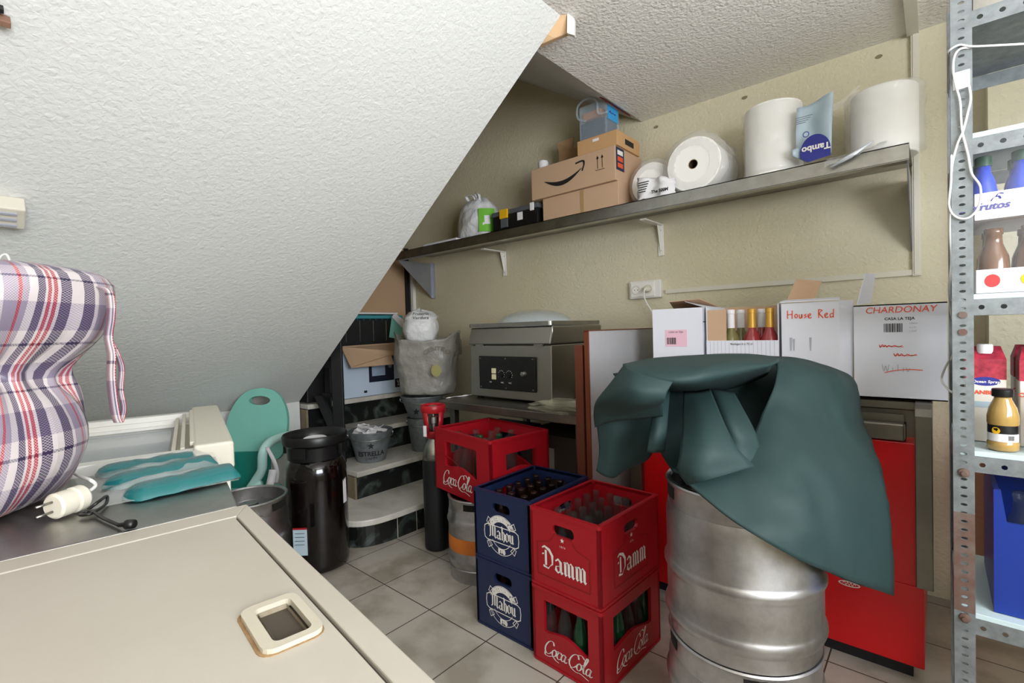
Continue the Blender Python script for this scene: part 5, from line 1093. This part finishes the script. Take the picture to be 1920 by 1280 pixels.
def strip(a0, a1, z0, z1, r, c, n=6): return [[Vector(c)+Vector((r*math.cos(a0+(a1-a0)*i/n), r*.8*math.sin(a0+(a1-a0)*i/n), z)) for i in range(n+1)] for z in (z0, (z0+z1)/2, z1)]
aB = math.atan2(-2.53, 2.50)
MB().grid(strip(aB-.15, aB+.55, .03, .19, .19, (-2.50, 2.53, SH))).build('green_square', M_['green'], t, smooth=True)
MB().grid(strip(aB+.08, aB+.32, .08, .14, .193, (-2.50, 2.53, SH))).build('white_square', M_['paper'], t, smooth=True)
# toolbox
t = thing('toolbox', 'small black organiser case with a yellow latch and grey handle on the wall shelf', 'toolbox', (-2.07, 2.5, SH))
MB().box(-2.27, -1.875, 2.42, 2.62, SH, SH+.105).build('case', M_['black'], t, bevel=.008); MB().box(-2.275, -1.87, 2.415, 2.625, SH+.105, SH+.135).build('lid', mat('grey_plastic', '55585c', .4), t, bevel=.006)
MB().box(-2.19, -2.12, 2.403, 2.416, SH+.08, SH+.14).build('latch', M_['yellow'], t, bevel=.003, label='yellow latch'); MB().box(-2.185, -2.125, 2.408, 2.42, SH+.02, SH+.08).build('latch_bracket', mat('grey_plastic', '55585c', .4), t, bevel=.003)
MB().box(-1.93, -1.90, 2.406, 2.416, SH+.09, SH+.14).build('corner_clip', M_['paper'], t, bevel=.003); MB().box(-2.045, -2.0, 2.4185, 2.42, SH+.05, SH+.1).build('sticker', M_['paper'], t)
# cardboard boxes
t = thing('cardboard_box', 'low brown cardboard box on the wall shelf, bottom of the stack', 'box', (-1.57, 2.56, SH))
MB().box(-1.835, -1.31, 2.42, 2.70, SH, SH+.145).build('box_body', M_['cardboard'], t, bevel=.003)
MB().box(-1.56, -1.535, 2.4185, 2.42, SH, SH+.14).build('tape', mat('brown_tape', 'a88a60', .3), t)
za1 = SH+.146
t = thing('cardboard_box', 'long brown cardboard box printed with a curved black arrow smile, mid shelf stack', 'box', (-1.6, 2.56, za1))
MB().box(-1.905, -1.315, 2.40, 2.72, za1, za1+.19).build('box_body', M_['cardboard'], t, bevel=.003)
def smile(mb):
    o_ = Vector((-1.80, 2.3985, za1+.10)); n = 18
    top = []; bot = []
    for i in range(n+1):
        s = i/n; x = s*.27; y = -.045*math.sin(PI*(s*.92+.04))+.022*s; w_ = .003+.024*math.sin(PI*min(1, s*1.02))**.8
        top.append(o_+X3*x+Z3*(y+w_*.3)); bot.append(o_+X3*x+Z3*(y-w_*.7))
    mb.add(top+bot, [(i, i+1, n+2+i, n+1+i) for i in range(n)])
    a = o_+X3*.255+Z3*.02
    nib(mb, [[(-.028, .030), (.022, .034), (.030, .012), (.016, -.022)]], a, X3, Z3, 1.0, 30, .014, .7)
o = MB(); smile(o); o.build('printed_smile', M_['ink'], t)
ar = MB()
for x in (-1.425, -1.395):
    ar.add([(x-.002, 2.3985, za1+.085), (x+.002, 2.3985, za1+.085), (x+.002, 2.3985, za1+.145), (x-.002, 2.3985, za1+.145), (x-.009, 2.3985, za1+.14), (x+.009, 2.3985, za1+.14), (x, 2.3985, za1+.158)], [(0, 1, 2, 3), (4, 5, 6)])
ar.add([(-1.44, 2.3985, za1+.076), (-1.38, 2.3985, za1+.076), (-1.38, 2.3985, za1+.079), (-1.44, 2.3985, za1+.079)], [(0, 1, 2, 3)])
ar.build('up_arrows', M_['ink'], t)
MB().box(-1.3148, -1.3135, 2.41, 2.50, za1+.06, za1+.185).build('warning_sticker', mat('navy_label', '1c2a4c', .5), t)
for k, c_ in enumerate(('d9542e', 'd9542e', 'e8e4e0')): MB().box(-1.3135, -1.3125, 2.425, 2.485, za1+.075+k*.035, za1+.10+k*.035).build('sticker_panel', mat('sticker_%s' % c_, c_, .5), t)
zb = za1+.191
t = thing('cardboard_box', 'small flat brown cardboard box with a black side label, top of the shelf stack', 'box', (-1.44, 2.55, zb))
MB().box(-1.565, -1.305, 2.41, 2.68, zb, zb+.085).build('box_body', mat('light_cardboard', 'c49a6c', .85), t, bevel=.003)
MB().box(-1.305, -1.3035, 2.50, 2.60, zb+.025, zb+.055).build('black_label', M_['ink'], t); MB().box(-1.46, -1.42, 2.4085, 2.41, zb+.055, zb+.07).build('white_sticker', M_['paper'], t)
t = thing('cardboard_box', 'brown open-topped cardboard box standing behind on the shelf stack', 'box', (-1.72, 2.65, zb))
MB().box(-1.83, -1.59, 2.60, 2.715, zb, zb+.14).build('box_body', M_['cardin'], t); MB().prism([(-1.83, 2.60, zb+.14), (-1.72, 2.60, zb+.14), (-1.70, 2.58, zb+.20), (-1.82, 2.57, zb+.19)], (0, .004, 0)).build('open_flap', M_['cardin'], t)
tag(MB().lathe([(.02, 0), (.03, .004), (.034, .05), (.028, .06)], (-1.86, 2.47, zb), 20).build('white_cup', M_['paper'], smooth='auto'), 'small white cup lying on the long brown box', 'cup')
zc = zb+.086
t = thing('storage_jar', 'clear rectangular plastic container with a blue label, on top of the cardboard stack', 'container', (-1.47, 2.5, zc))
MB().box(-1.555, -1.375, 2.42, 2.57, zc, zc+.195).build('container_body', M_['clear'], t, bevel=.008)
MB().box(-1.548, -1.382, 2.427, 2.563, zc+.004, zc+.10).build('dark_contents', mat('dark_grains', '2c3440', .8, bump=(150, 1, .004)), t, bevel=.01)
MB().box(-1.545, -1.42, 2.44, 2.555, zc+.12, zc+.165).build('orange_contents', mat('amber_item', 'c08040', .5), t, bevel=.01)
MB().tube(catmull([(-1.50, 2.412, zc+.10), (-1.555, 2.412, zc+.13), (-1.555, 2.412, zc+.20), (-1.49, 2.412, zc+.225), (-1.43, 2.412, zc+.19), (-1.42, 2.412, zc+.12), (-1.36, 2.412, zc+.11)], 6), .007, 8, .5).build('carry_handle', M_['clear'], t, smooth=True)
MB().box(-1.3745, -1.3725, 2.435, 2.55, zc+.085, zc+.165).build('blue_label', M_['bluelabel'], t); MB().box(-1.3745, -1.3722, 2.435, 2.55, zc+.165, zc+.183).build('label_header', M_['paper'], t)
nib(MB(), [[(0, 0), (.5, .6), (1, 0)], [(1.3, .3), (2.2, .3)], [(2.4, .3), (3.3, .3)]], (-1.3718, 2.45, zc+.12), Y3, Z3, .022, 45, .35, .8).build('label_print', M_['navyprint'], t)
# red strip and dark rod at the ceiling edge
tag(MB().obox((-1.35, 2.36, 2.452), (-.03, 0, .02), (0, .30, 0), (0, 0, .004)).build('red_strip', M_['red']), 'thin red strip along the sloping ceiling edge behind the clear container', 'strip')
tag(MB().tube([P(1151, 183, 2.90), P(1128, 196, 2.95)], .004).build('dark_rod', M_['blackp']), 'short dark rod sticking out beside the red strip at the ceiling edge', 'rod')
# paper rolls
def roll_wrapped(label, c, r, h, axis, film=True, hole=True, seed=0, fx=1.12):
    t = thing('paper_roll', label, 'paper roll', Vector(c)-(Z3*(r if axis != 'z' else 0)))
    rot = Matrix.Identity(3) if axis == 'z' else Vector(axis).to_track_quat('Z', 'Y').to_matrix()
    MB().lathe([(.024, 0), (r-.004, 0), (r, .004), (r, h-.004), (r-.004, h), (.024, h), (.024, h-.05), (.024, .05), (.024, 0)], c, 48, False, rot=rot).build('roll', M_['roll'], t, smooth='auto')
    MB().lathe([(.021, .002), (.024, .002), (.024, h-.002), (.021, h-.002)], c, 24, False, rot=rot).build('core_tube', M_['cardin'], t, smooth=True)
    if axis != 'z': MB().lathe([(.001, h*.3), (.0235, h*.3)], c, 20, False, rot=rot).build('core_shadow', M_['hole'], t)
    if film:
        rows = []
        for j in range(25):
            s = j/24; r_ = []
            for i in range(56):
                a = 2*PI*i/56; k = 1+.06*abs(noise.noise(Vector((math.cos(a)*3+seed, math.sin(a)*3, s*5))))*2+.03*noise.noise(Vector((a*6, s*14, seed)))
                ff = r*fx*k*(1 if .08 < s < .92 else .55+.45*min(s, 1-s)/.08)
                v = rot @ Vector((ff*math.cos(a), ff*math.sin(a), -.012+(h+.03)*s)); p = Vector(c)+v
                p.z = max(p.z, SH+.003); r_.append(p)
            rows.append(r_)
        m = MB().grid(rows, closed=True); m.build('plastic_wrap', M_['film'], t, smooth=True, label='crinkled clear plastic wrap')
    return t
rr = .135
rb = roll_wrapped('big white paper roll lying on its side, dark core hole facing out', (-.905, 2.44, SH+rr+.004), rr, .27, (0, 1, 0), seed=3, fx=1.17)
ra_ = roll_wrapped('white paper roll lying in loose clear wrap beside the cardboard stack', (-1.16, 2.50, SH+.115), .11, .22, (0, 1, 0), seed=8, fx=1.16)
nb = thing('printed_wrapper', 'crumpled white wrapper with black print in front of the lying paper roll', 'wrapper', (-1.09, 2.42, SH))
rows = [[Vector((-1.19+.20*i/10+.012*noise.noise(Vector((i*.6, j*.6, 1))), 2.405-.015*math.sin(i*1.1)+.02*noise.noise(Vector((i*.5, j*.5, 4))), SH+.004+.125*j/8*(1-.35*i/10)+.008*noise.noise(Vector((i*.7, j*.7, 9))))) for i in range(11)] for j in range(9)]
MB().grid(rows).build('wrapper_sheet', M_['paper'], nb, smooth=True, solid=.001)
m = MB()
for k in range(5): m.add([Vector((-1.17+k*.0, 2.377, SH+.085-k*.012))+v for v in (Vector((0, 0, 0)), Vector((.06-.005*k, 0, 0)), Vector((.06-.005*k, 0, .005)), Vector((0, 0, .005)))], [(0, 1, 2, 3)])
text(m, 'The 500M', (-1.10, 2.376, SH+.02), X3, Z3, .022, .1, .001)
m.build('printed_text', M_['ink'], nb)
rc = roll_wrapped('tall white paper roll standing upright on the wall shelf under creased clear wrap', (-.56, 2.52, SH), .118, .325, 'z', seed=12, fx=1.03)
rd = roll_wrapped('upright white paper roll in glossy loose wrap at the right end of the wall shelf', (-.155, 2.545, SH), .112, .27, 'z', seed=17, fx=1.15)
# printed tissue packaging
t = thing('tissue_wrapper', 'pale blue tissue wrapper with an upside-down dark blue logo, between the two upright paper rolls', 'wrapper', (-.40, 2.42, SH))
def tw(u, v):
    x = -.452+.135*u+.01*v; z = SH+.008+.245*v+(.02*u); y = 2.40+.02*math.sin(u*5)+.012*noise.noise(Vector((u*3, v*4, 2)))
    if u < .35 and v < .25: y -= (.35-u)*.12; z += (.35-u)*.10*(1-v*4)
    return Vector((x, y, z))
MB().grid(crumple(tw, 14, 12)).build('wrapper_sheet', M_['paleblue'], t, smooth=True, solid=.0015)
e = []
for i in range(19):
    a = PI*i/18; e.append(Vector((-.372-.055*math.cos(a)*1.0, 2.372, SH+.045+.070*math.sin(a))))
MB().add(e+[Vector((-.317, 2.372, SH+.015)), Vector((-.40, 2.372, SH+.006)), Vector((-.427, 2.372, SH+.03))], [list(range(22))]).build('blue_patch', M_['navyprint'], t)
text(MB(), 'Tambo', (-.318, 2.3705, SH+.07), -X3, -Z3, .036, 0, .0012).build('brand_lettering', M_['whiteprint'], t)
MB().lathe([(.009, 0), (.012, 0), (.012, .001), (.009, .001)], (-.405, 2.378, SH+.125), 20, False, rot=q).build('round_mark', M_['navyprint'], t)
m = MB()
for k in range(4): m.box(-.44, -.44+.06-.008*k, 2.377, 2.378, SH+.20-k*.008, SH+.2015-k*.008)
m.build('printed_lines', M_['ink'], t)
# loose film trailing along the shelf
t = thing('plastic_film', 'loose clear film trailing over the shelf edge between the wrapper and the right-hand roll', 'plastic film', (-.28, 2.40, SH-.04))
def fl(u, v):
    x = -.335+.20*u; y = 2.34+.20*v*(1-.2*u); z = SH+.004+.05*u*u*v+.012*noise.noise(Vector((u*5, v*5, 3)))+.006
    if v < .25: z -= (.25-v)*.20*(1-u*.9); y -= .0
    return Vector((x, y, z))
MB().grid(crumple(fl, 14, 16)).build('film_sheet', M_['filmwhite'], t, smooth=True)
MB().tube([(-.318, 2.352, SH-.040), (-.25, 2.354, SH-.012), (-.175, 2.36, SH+.03)], [.004, .009, .003], 8, .5).build('folded_hem', mat('silver_film', 'dfe6f2', .2, .4), t, smooth=True)
def fl2(u, v): return Vector((-.44+.20*u, 2.60, SH+.29+.03*v+.035*u*u+.012*noise.noise(Vector((u*6, v*4, 8))) - .03*math.sin(PI*u)))
MB().grid(crumple(fl2, 6, 16)).build('film_sheet', M_['film'], t, smooth=True)
# ================================================================ slotted angle rack on the right
RX0, RX1, RY0, RY1 = .030, .95, 1.54, 1.94
rk = thing('metal_rack', 'slotted galvanised steel shelving rack with pale blue shelves at the right edge', 'rack', ((RX0+RX1)/2, 1.74, 0))
def angle_post(x, y, sx, sy, name='upright'):
    m = MB()
    for c in range(7):
        z0 = c*.30; plate(m, [[(0, z0), (.037, z0), (.037, z0+.30), (0, z0+.30)]]+[ell(.0185, z0+.01+k*.02, .0062, .0033, 8) for k in range(15)], .002, (x, y, 0), X3*sx, Z3)
    m.obox((x, y, 0), X3*.002*sx, Y3*sy*.035, Z3*2.10); m.build(name, M_['galv'], rk)
angle_post(RX0, RY0, 1, 1); angle_post(RX0, RY1, 1, -1); angle_post(RX1, RY0, -1, 1); angle_post(RX1, RY1, -1, -1)
m = MB(); plate(m, [[(0, 0), (.037, 0), (.037, .235), (0, .235)]]+[ell(.0185, (.01+k*.02)-.515, .0070, .0042, 8) for k in range(26, 37)], .0012, (RX0, RY0-.0016, .515), X3, Z3)
m.build('rusty_patch', M_['rust'], rk, label='rusty brown stretch of the front upright')
for z0 in (.845, .50): MB().lathe([(.011, 0), (.010, .004), (.005, .006), (.005, .010), (.001, .010)], (RX0+.0185, RY0-.001, z0), 12, rot=q).build('bolt', M_['rust'], rk, smooth='auto')
for z0 in (1.175, 1.215): MB().lathe([(.008, 0), (.008, .004), (.001, .004)], (RX0+.0185, RY0-.001, z0), 10, rot=q).build('bolt', M_['rust'], rk)
MB().box(RX0+.004, RX0+.033, RY0-.003, RY0-.001, 1.735, 1.775).build('paper_sticker', M_['paper'], rk)
for z, sh in ((1.905, 0), (1.630, 1), (1.262, 1), (.898, 1), (.515, 1)):
    m = MB(); hl = [ell(.05+k*.036, .0185, .0055, .0055, 8) for k in range(23)]
    plate(m, [[(0, 0), (RX1-RX0, 0), (RX1-RX0, .037), (0, .037)]]+hl, .002, (RX0+.0, RY0+.0025, z-.037-(.012 if sh else 0)), X3, Z3)
    m.build('shelf_beam', M_['galv'], rk, label='perforated front beam')
    MB().box(RX0+.004, RX1-.004, RY1-.004, RY1-.002, z-.049, z-.012).build('shelf_beam', M_['galv'], rk)
    MB().box(RX0+.002, RX0+.004, RY0+.01, RY1-.01, z-.049, z-.012).build('side_beam', M_['galv'], rk)
    MB().box(RX0+.004, RX1-.004, RY0+.004, RY1-.006, z-.012, z+.0).build('shelf_panel', M_['rackshelf'] if sh else M_['galv'], rk, bevel=.001, label='pale blue painted shelf' if sh else None)
ZS = {'a': 1.631, 'b': 1.263, 'c': .899, 'd': .516}
# top: metal trays
tag(MB().box(.06, .9, 1.57, 1.9, 1.906, 2.0).build('metal_tray', M_['steel'], bevel=.01), 'shallow grey metal tray lying on the top shelf of the rack', 'tray')
# shelf b: fruit pack below, blue pack above
t = thing('juice_pack', 'shrink-wrapped tray of amber juice bottles with fruit pictures on the rack', 'drinks pack', (.26, 1.70, ZS['b']))
zz0 = ZS['b']+.001
MB().box(.072, .45, 1.575, 1.86, zz0, zz0+.055).build('card_tray', M_['paper'], t, bevel=.002)
for k in range(3):
    cx_ = .10+k*.062
    m = MB(); m.add([Vector((cx_+.013*math.cos(a)*(1 if k != 1 else 1.3), 1.5738, zz0+.028+.015*math.sin(a))) for a in [i*PI/8 for i in range(16)]], [list(range(16))]); m.build('fruit_print', (M_['skytray'], M_['yellow'], M_['tan'])[k], t)
    if k == 1:
        lf = MB()
        for l in range(5): lf.add([Vector((cx_+.014, 1.5736, zz0+.03)), Vector((cx_+.035, 1.5736, zz0+.012+l*.008)), Vector((cx_+.018, 1.5736, zz0+.036))], [(0, 1, 2)])
        lf.build('leaf_print', M_['green'], t)
t2p = []
for i in range(5):
    for j in range(2):
        b = MB().lathe([(.024, 0), (.027, .004), (.028, .05), (.026, .075), (.016, .105), (.015, .125), (.017, .126), (.017, .14), (.001, .141)], (.105+i*.062, 1.62+j*.07, zz0+.012), 16)
        tag(b.build('juice_bottle', M_['tan'], smooth=True), 'amber juice bottle in the fruit-picture tray, %s row, %s from left' % (('front', 'back')[j], ORD[i]), 'bottle', 'amber bottles in the fruit tray')
rows = []
for j in range(9):
    s = j/8; z = zz0+.05+.115*s; k = 1-.10*s**3; rows.append([Vector((.255+.195*k*x_+.004*noise.noise(Vector((x_*4, s*4, 1))), 1.715+.145*k*y_+.006*noise.noise(Vector((y_*4, s*6, 2))), z)) for x_, y_ in [(-1+2*i/10, -1) for i in range(10)]+[(1, -1+2*i/10) for i in range(10)]+[(1-2*i/10, 1) for i in range(10)]+[(-1, 1-2*i/10) for i in range(10)]])
MB().grid(rows, closed=True).build('shrink_film', M_['shrink'], t, smooth=True)
zt = zz0+.170
t = thing('juice_pack', 'shrink-wrapped tray of blue juice bottles with purple lettering, upper pack on rack', 'drinks pack', (.26, 1.70, zt))
MB().box(.070, .45, 1.572, 1.86, zt, zt+.062).build('card_tray', M_['paper'], t, bevel=.002)
text(MB(), 'Biofrutos', (.042, 1.5705, zt+.022), X3, Z3, .023, .25, .0006).build('brand_lettering', mat('purple_print', '5a5a92', .6), t)
nib(MB(), [[(0, 0), (.3, .5), (.8, .6), (1.0, .2)], [(.5, .5), (.8, 1.0), (1.3, .9)]], (.098, 1.5705, zt+.040), X3, Z3, .016, 30, .2).build('leaf_emblem', M_['navyprint'], t)
for i in range(5):
    for j in range(2):
        bt = thing('juice_bottle', 'blue juice bottle with green cap, upper rack pack, %s row, %s from left' % (('front', 'back')[j], ORD[i]), 'bottle', (.088+i*.062, 1.615+j*.08, zt+.012), 'blue bottles in the upper pack'); c = BASE[bt.name]
        MB().lathe([(.022, 0), (.025, .004), (.025, .055), (.020, .085), (.013, .105), (.013, .122)], c, 16).build('bottle_body', M_['bluebottle'], bt, smooth=True); MB().lathe([(.0155, .118), (.0155, .14), (.012, .142)], c, 14).build('cap', M_['greencap'], bt, smooth='auto')
rows = []
for j in range(9):
    s = j/8; z = zt+.06+.10*s; k = 1-.06*s**2; rows.append([Vector((.255+.195*k*x_+.007*noise.noise(Vector((x_*7, s*4, 4))), 1.715+.145*k*y_+.008*noise.noise(Vector((y_*7, s*6, 5))), z+.02*s*noise.noise(Vector((x_*4, y_*4, 6))))) for x_, y_ in [(-1+2*i/10, -1) for i in range(10)]+[(1, -1+2*i/10) for i in range(10)]+[(1-2*i/10, 1) for i in range(10)]+[(-1, 1-2*i/10) for i in range(10)]])
MB().grid(rows, closed=True).build('shrink_film', M_['shrink'], t, smooth=True)
# shelf c: cartons and juice bottles
zs = ZS['c']+.001
def juice_carton(x, y, label, g):
    t = thing('juice_carton', label, 'carton', (x, y, zs), g); w_ = .036
    MB().box(x-w_, x+w_, y-w_, y+w_, zs, zs+.175).build('lower_carton', mat('cream_card', 'e4ddd2', .5), t, bevel=.002)
    m = MB().box(x-w_-.0003, x+w_+.0003, y-w_-.0003, y+w_+.0003, zs+.155, zs+.205)
    m.add([(x-w_, y-w_, zs+.205), (x+w_, y-w_, zs+.205), (x+w_, y+w_, zs+.205), (x-w_, y+w_, zs+.205), (x-w_*.8, y-.004, zs+.235), (x+w_*.8, y-.004, zs+.235), (x+w_*.8, y+.02, zs+.235), (x-w_*.8, y+.02, zs+.235)], [(0, 1, 5, 4), (1, 2, 6, 5), (2, 3, 7, 6), (3, 0, 4, 7), (4, 5, 6, 7)])
    m.build('berry_top', M_['cran'], t, label='cranberry patterned top')
    MB().lathe([(.015, 0), (.015, .02), (.013, .023), (.001, .023)], (x, y-.012, zs+.218), 18).build('screw_cap', M_['paper'], t, smooth='auto')
    el = MB().add([Vector((x+.026*math.cos(a), y-w_-.0012, zs+.150+.011*math.sin(a))) for a in [i*PI/12 for i in range(24)]], [list(range(24))]); el.build('oval_logo', M_['navyprint'], t)
    text(MB(), 'Ocean Spray', (x, y-w_-.0018, zs+.146), X3, Z3, .0095, .1, .0002, 'CENTER').build('logo_lettering', M_['whiteprint'], t)
    text(MB(), 'CRANBERRY', (x, y-w_-.001, zs+.118), X3, Z3, .0135, 0, .0004, 'CENTER').build('carton_lettering', M_['redpen'], t)
    MB().box(x-.02, x+.02, y-w_-.001, y-w_, zs+.085, zs+.10).build('blue_bar', M_['paleblue'], t)
juice_carton(.093, 1.70, 'cranberry juice carton on the rack partly hidden behind the slotted upright', None)
juice_carton(.185, 1.68, 'cranberry juice carton on the rack directly behind the pineapple juice bottle', None)
juice_carton(.185, 1.79, 'cranberry juice carton at the back of the rack shelf, only its top showing', None)
juice_carton(.275, 1.68, 'cranberry juice carton at the very right edge of the picture on the rack', None)
def jbottle(x, y, label):
    t = thing('juice_bottle', label, 'bottle', (x, y, zs)); c = (x, y, zs)
    MB().lathe([(.024, 0), (.0275, .004), (.0275, .018), (.0255, .022), (.0255, .058), (.0275, .063), (.0275, .078), (.024, .098), (.0155, .118), (.014, .128)], c, 28).build('bottle_glass', M_['juice'], t, smooth=True)
    MB().lathe([(.0185, .124), (.019, .126), (.019, .140), (.017, .142), (.001, .142)], c, 24).build('cap', M_['black'], t, smooth='auto', label='black cap')
    MB().lathe([(.0262, .022), (.0262, .040)], c, 28, False).build('white_label', M_['paper'], t, smooth=True); MB().lathe([(.0262, .040), (.0262, .059)], c, 28, False).build('black_label', M_['black'], t, smooth=True)
    a = aim(c); MB().add([Vector(c)+Vector((.0266*math.cos(a-.45+.3*math.cos(k)), .0266*math.sin(a-.45+.3*math.cos(k)), .047+.008*math.sin(k))) for k in [i*PI/6 for i in range(12)]], [list(range(12))]).build('pineapple_print', M_['yellow'], t)
    bb = MB()
    for k in range(9): bb.add([Vector(c)+Vector((.0266*math.cos(a+.35+k*.05+e), .0266*math.sin(a+.35+k*.05+e), z)) for e, z in ((0, .026), (.025, .026), (.025, .037), (0, .037))], [(0, 1, 2, 3)])
    bb.build('barcode', M_['ink'], t)
jbottle(.1165, 1.585, 'small bottle of pineapple juice with black cap, fully visible on the rack shelf')
jbottle(.190, 1.59, 'second pineapple juice bottle, cut off by the right edge of the picture')
# shelf d: blue crate with a glass bottle
zs = ZS['d']+.001
t = thing('bottle_crate', 'bright blue plastic crate with a cut-away front, on the low rack shelf', 'crate', (.24, 1.73, zs))
x0, x1, y0, y1 = .100, .42, 1.575, 1.88; m = MB()
plate(m, [[(0, 0), (x1-x0, 0), (x1-x0, .29), (x1-x0-.045, .29), (x1-x0-.05, .215), (.022, .215), (.012, .29), (0, .29)]], .01, (x0, y0+.005, zs), X3, Z3); m.build('front_panel', M_['blue2'], t, bevel=.002)
MB().box(x0, x0+.01, y0+.01, y1, zs, zs+.29).box(x1-.01, x1, y0+.01, y1, zs, zs+.29).box(x0+.01, x1-.01, y1-.01, y1, zs, zs+.29).box(x0+.01, x1-.01, y0+.01, y1-.01, zs, zs+.01).build('walls', M_['blue2'], t)
tag(MB().lathe([(.030, 0), (.034, .005), (.034, .10), (.031, .115), (.034, .13), (.031, .145), (.034, .16), (.030, .18), (.018, .215), (.016, .245), (.018, .247), (.018, .26)], (.155, 1.66, zs+.0105), 20).build('glass_bottle', M_['glassclear'], smooth=True), 'empty ribbed glass bottle standing in the bright blue crate on the rack', 'bottle')
# cable tied to the upright
t = thing('extension_cable', 'thin white cable tied and looped around the front upright of the rack', 'cable', (.04, 1.52, 1.3))
yc = RY0-.007
def PY(x, y, Y=yc): r = ray(x, y); return Vector((0, 0, CAMH))+r*(Y/r.y)
MB().tube(catmull([PY(1925, 82, 1.55), PY(1870, 85), PY(1822, 87), PY(1800, 84), PY(1783, 92), PY(1778, 99, 1.545), PY(1790, 103, 1.56), PY(1810, 98, 1.56), PY(1817, 90, 1.54), PY(1800, 92), PY(1790, 105), PY(1787, 130), PY(1792, 160), PY(1800, 190), PY(1802, 225), PY(1805, 250), PY(1815, 290), PY(1822, 325), PY(1838, 350), PY(1836, 385), PY(1818, 407), PY(1795, 408), PY(1780, 388), PY(1783, 340), PY(1784, 290), PY(1783, 345, 1.545), PY(1785, 310), PY(1795, 270), PY(1806, 245), PY(1815, 210), PY(1820, 185), PY(1817, 160)], 6), .0023).build('cable_loop', M_['cable'], t, smooth=True)
MB().tube(catmull([PY(1782, 365, 1.56), PY(1781, 430, 1.6), PY(1784, 490, 1.65), PY(1780, 540, 1.7), PY(1783, 580, 1.8), PY(1791, 620, 1.85), PY(1790, 655, 1.9), PY(1772, 690, 1.95), PY(1766, 712, 1.98), PY(1778, 730, 1.9), PY(1795, 740, 1.75)], 6), .003).build('cable_tail', M_['cable'], t, smooth=True)
# ================================================================ fittings on the sloping ceiling, left edge
t = thing('fluorescent_fitting', 'end of a pale fluorescent lamp fitting on the sloping ceiling, left edge', 'lamp', (-2.35, .02, 1.60))
nrm = Vector((SLP, 0, -1)).normalized(); dn = Vector((-1, 0, -SLP)).normalized()
def onsl(x, y, off=.0):
    r = ray(x, y); n_ = Vector((SLP, 0, -1)); p0 = Vector((-1.10, 0, 2.44)); tt = ((p0-Vector((0, 0, CAMH))).dot(n_))/r.dot(n_); return Vector((0, 0, CAMH))+r*tt+nrm*off
A = onsl(44, 410); dv = -Y3
MB().obox(A-dn*.0-dn*.09+nrm*.001, dv*.5, dn*.085, nrm*.055).build('housing', M_['offwhite'], t, bevel=.004)
for k in range(3): MB().obox(A-dn*(.075-.025*k)+nrm*.056+dv*.02, dv*.07, dn*.008, nrm*.006).build('tube_clip', M_['greymarker'], t)
MB().tube(catmull([A-dn*.04+nrm*.06+dv*.11, A-dn*.05+nrm*.08+dv*.09, A-dn*.02+nrm*.07+dv*.07, A-dn*.01+nrm*.06+dv*.09], 5), .002).build('loose_wire', M_['cable'], t, smooth=True)
t = thing('wooden_bracket', 'small brown wooden bracket end on the ceiling at the top left corner', 'bracket', (-1.8, .05, 2.05))
A = onsl(19, 30); MB().obox(A+nrm*.001, dv*.2, dn*.016, nrm*.03).build('bracket_arm', mat('brown_wood', '8a6656', .6), t, bevel=.002)
A = onsl(6, 10); MB().obox(A+nrm*.001, dv*.2, dn*.01, nrm*.02).build('bracket_top', M_['blackp'], t)
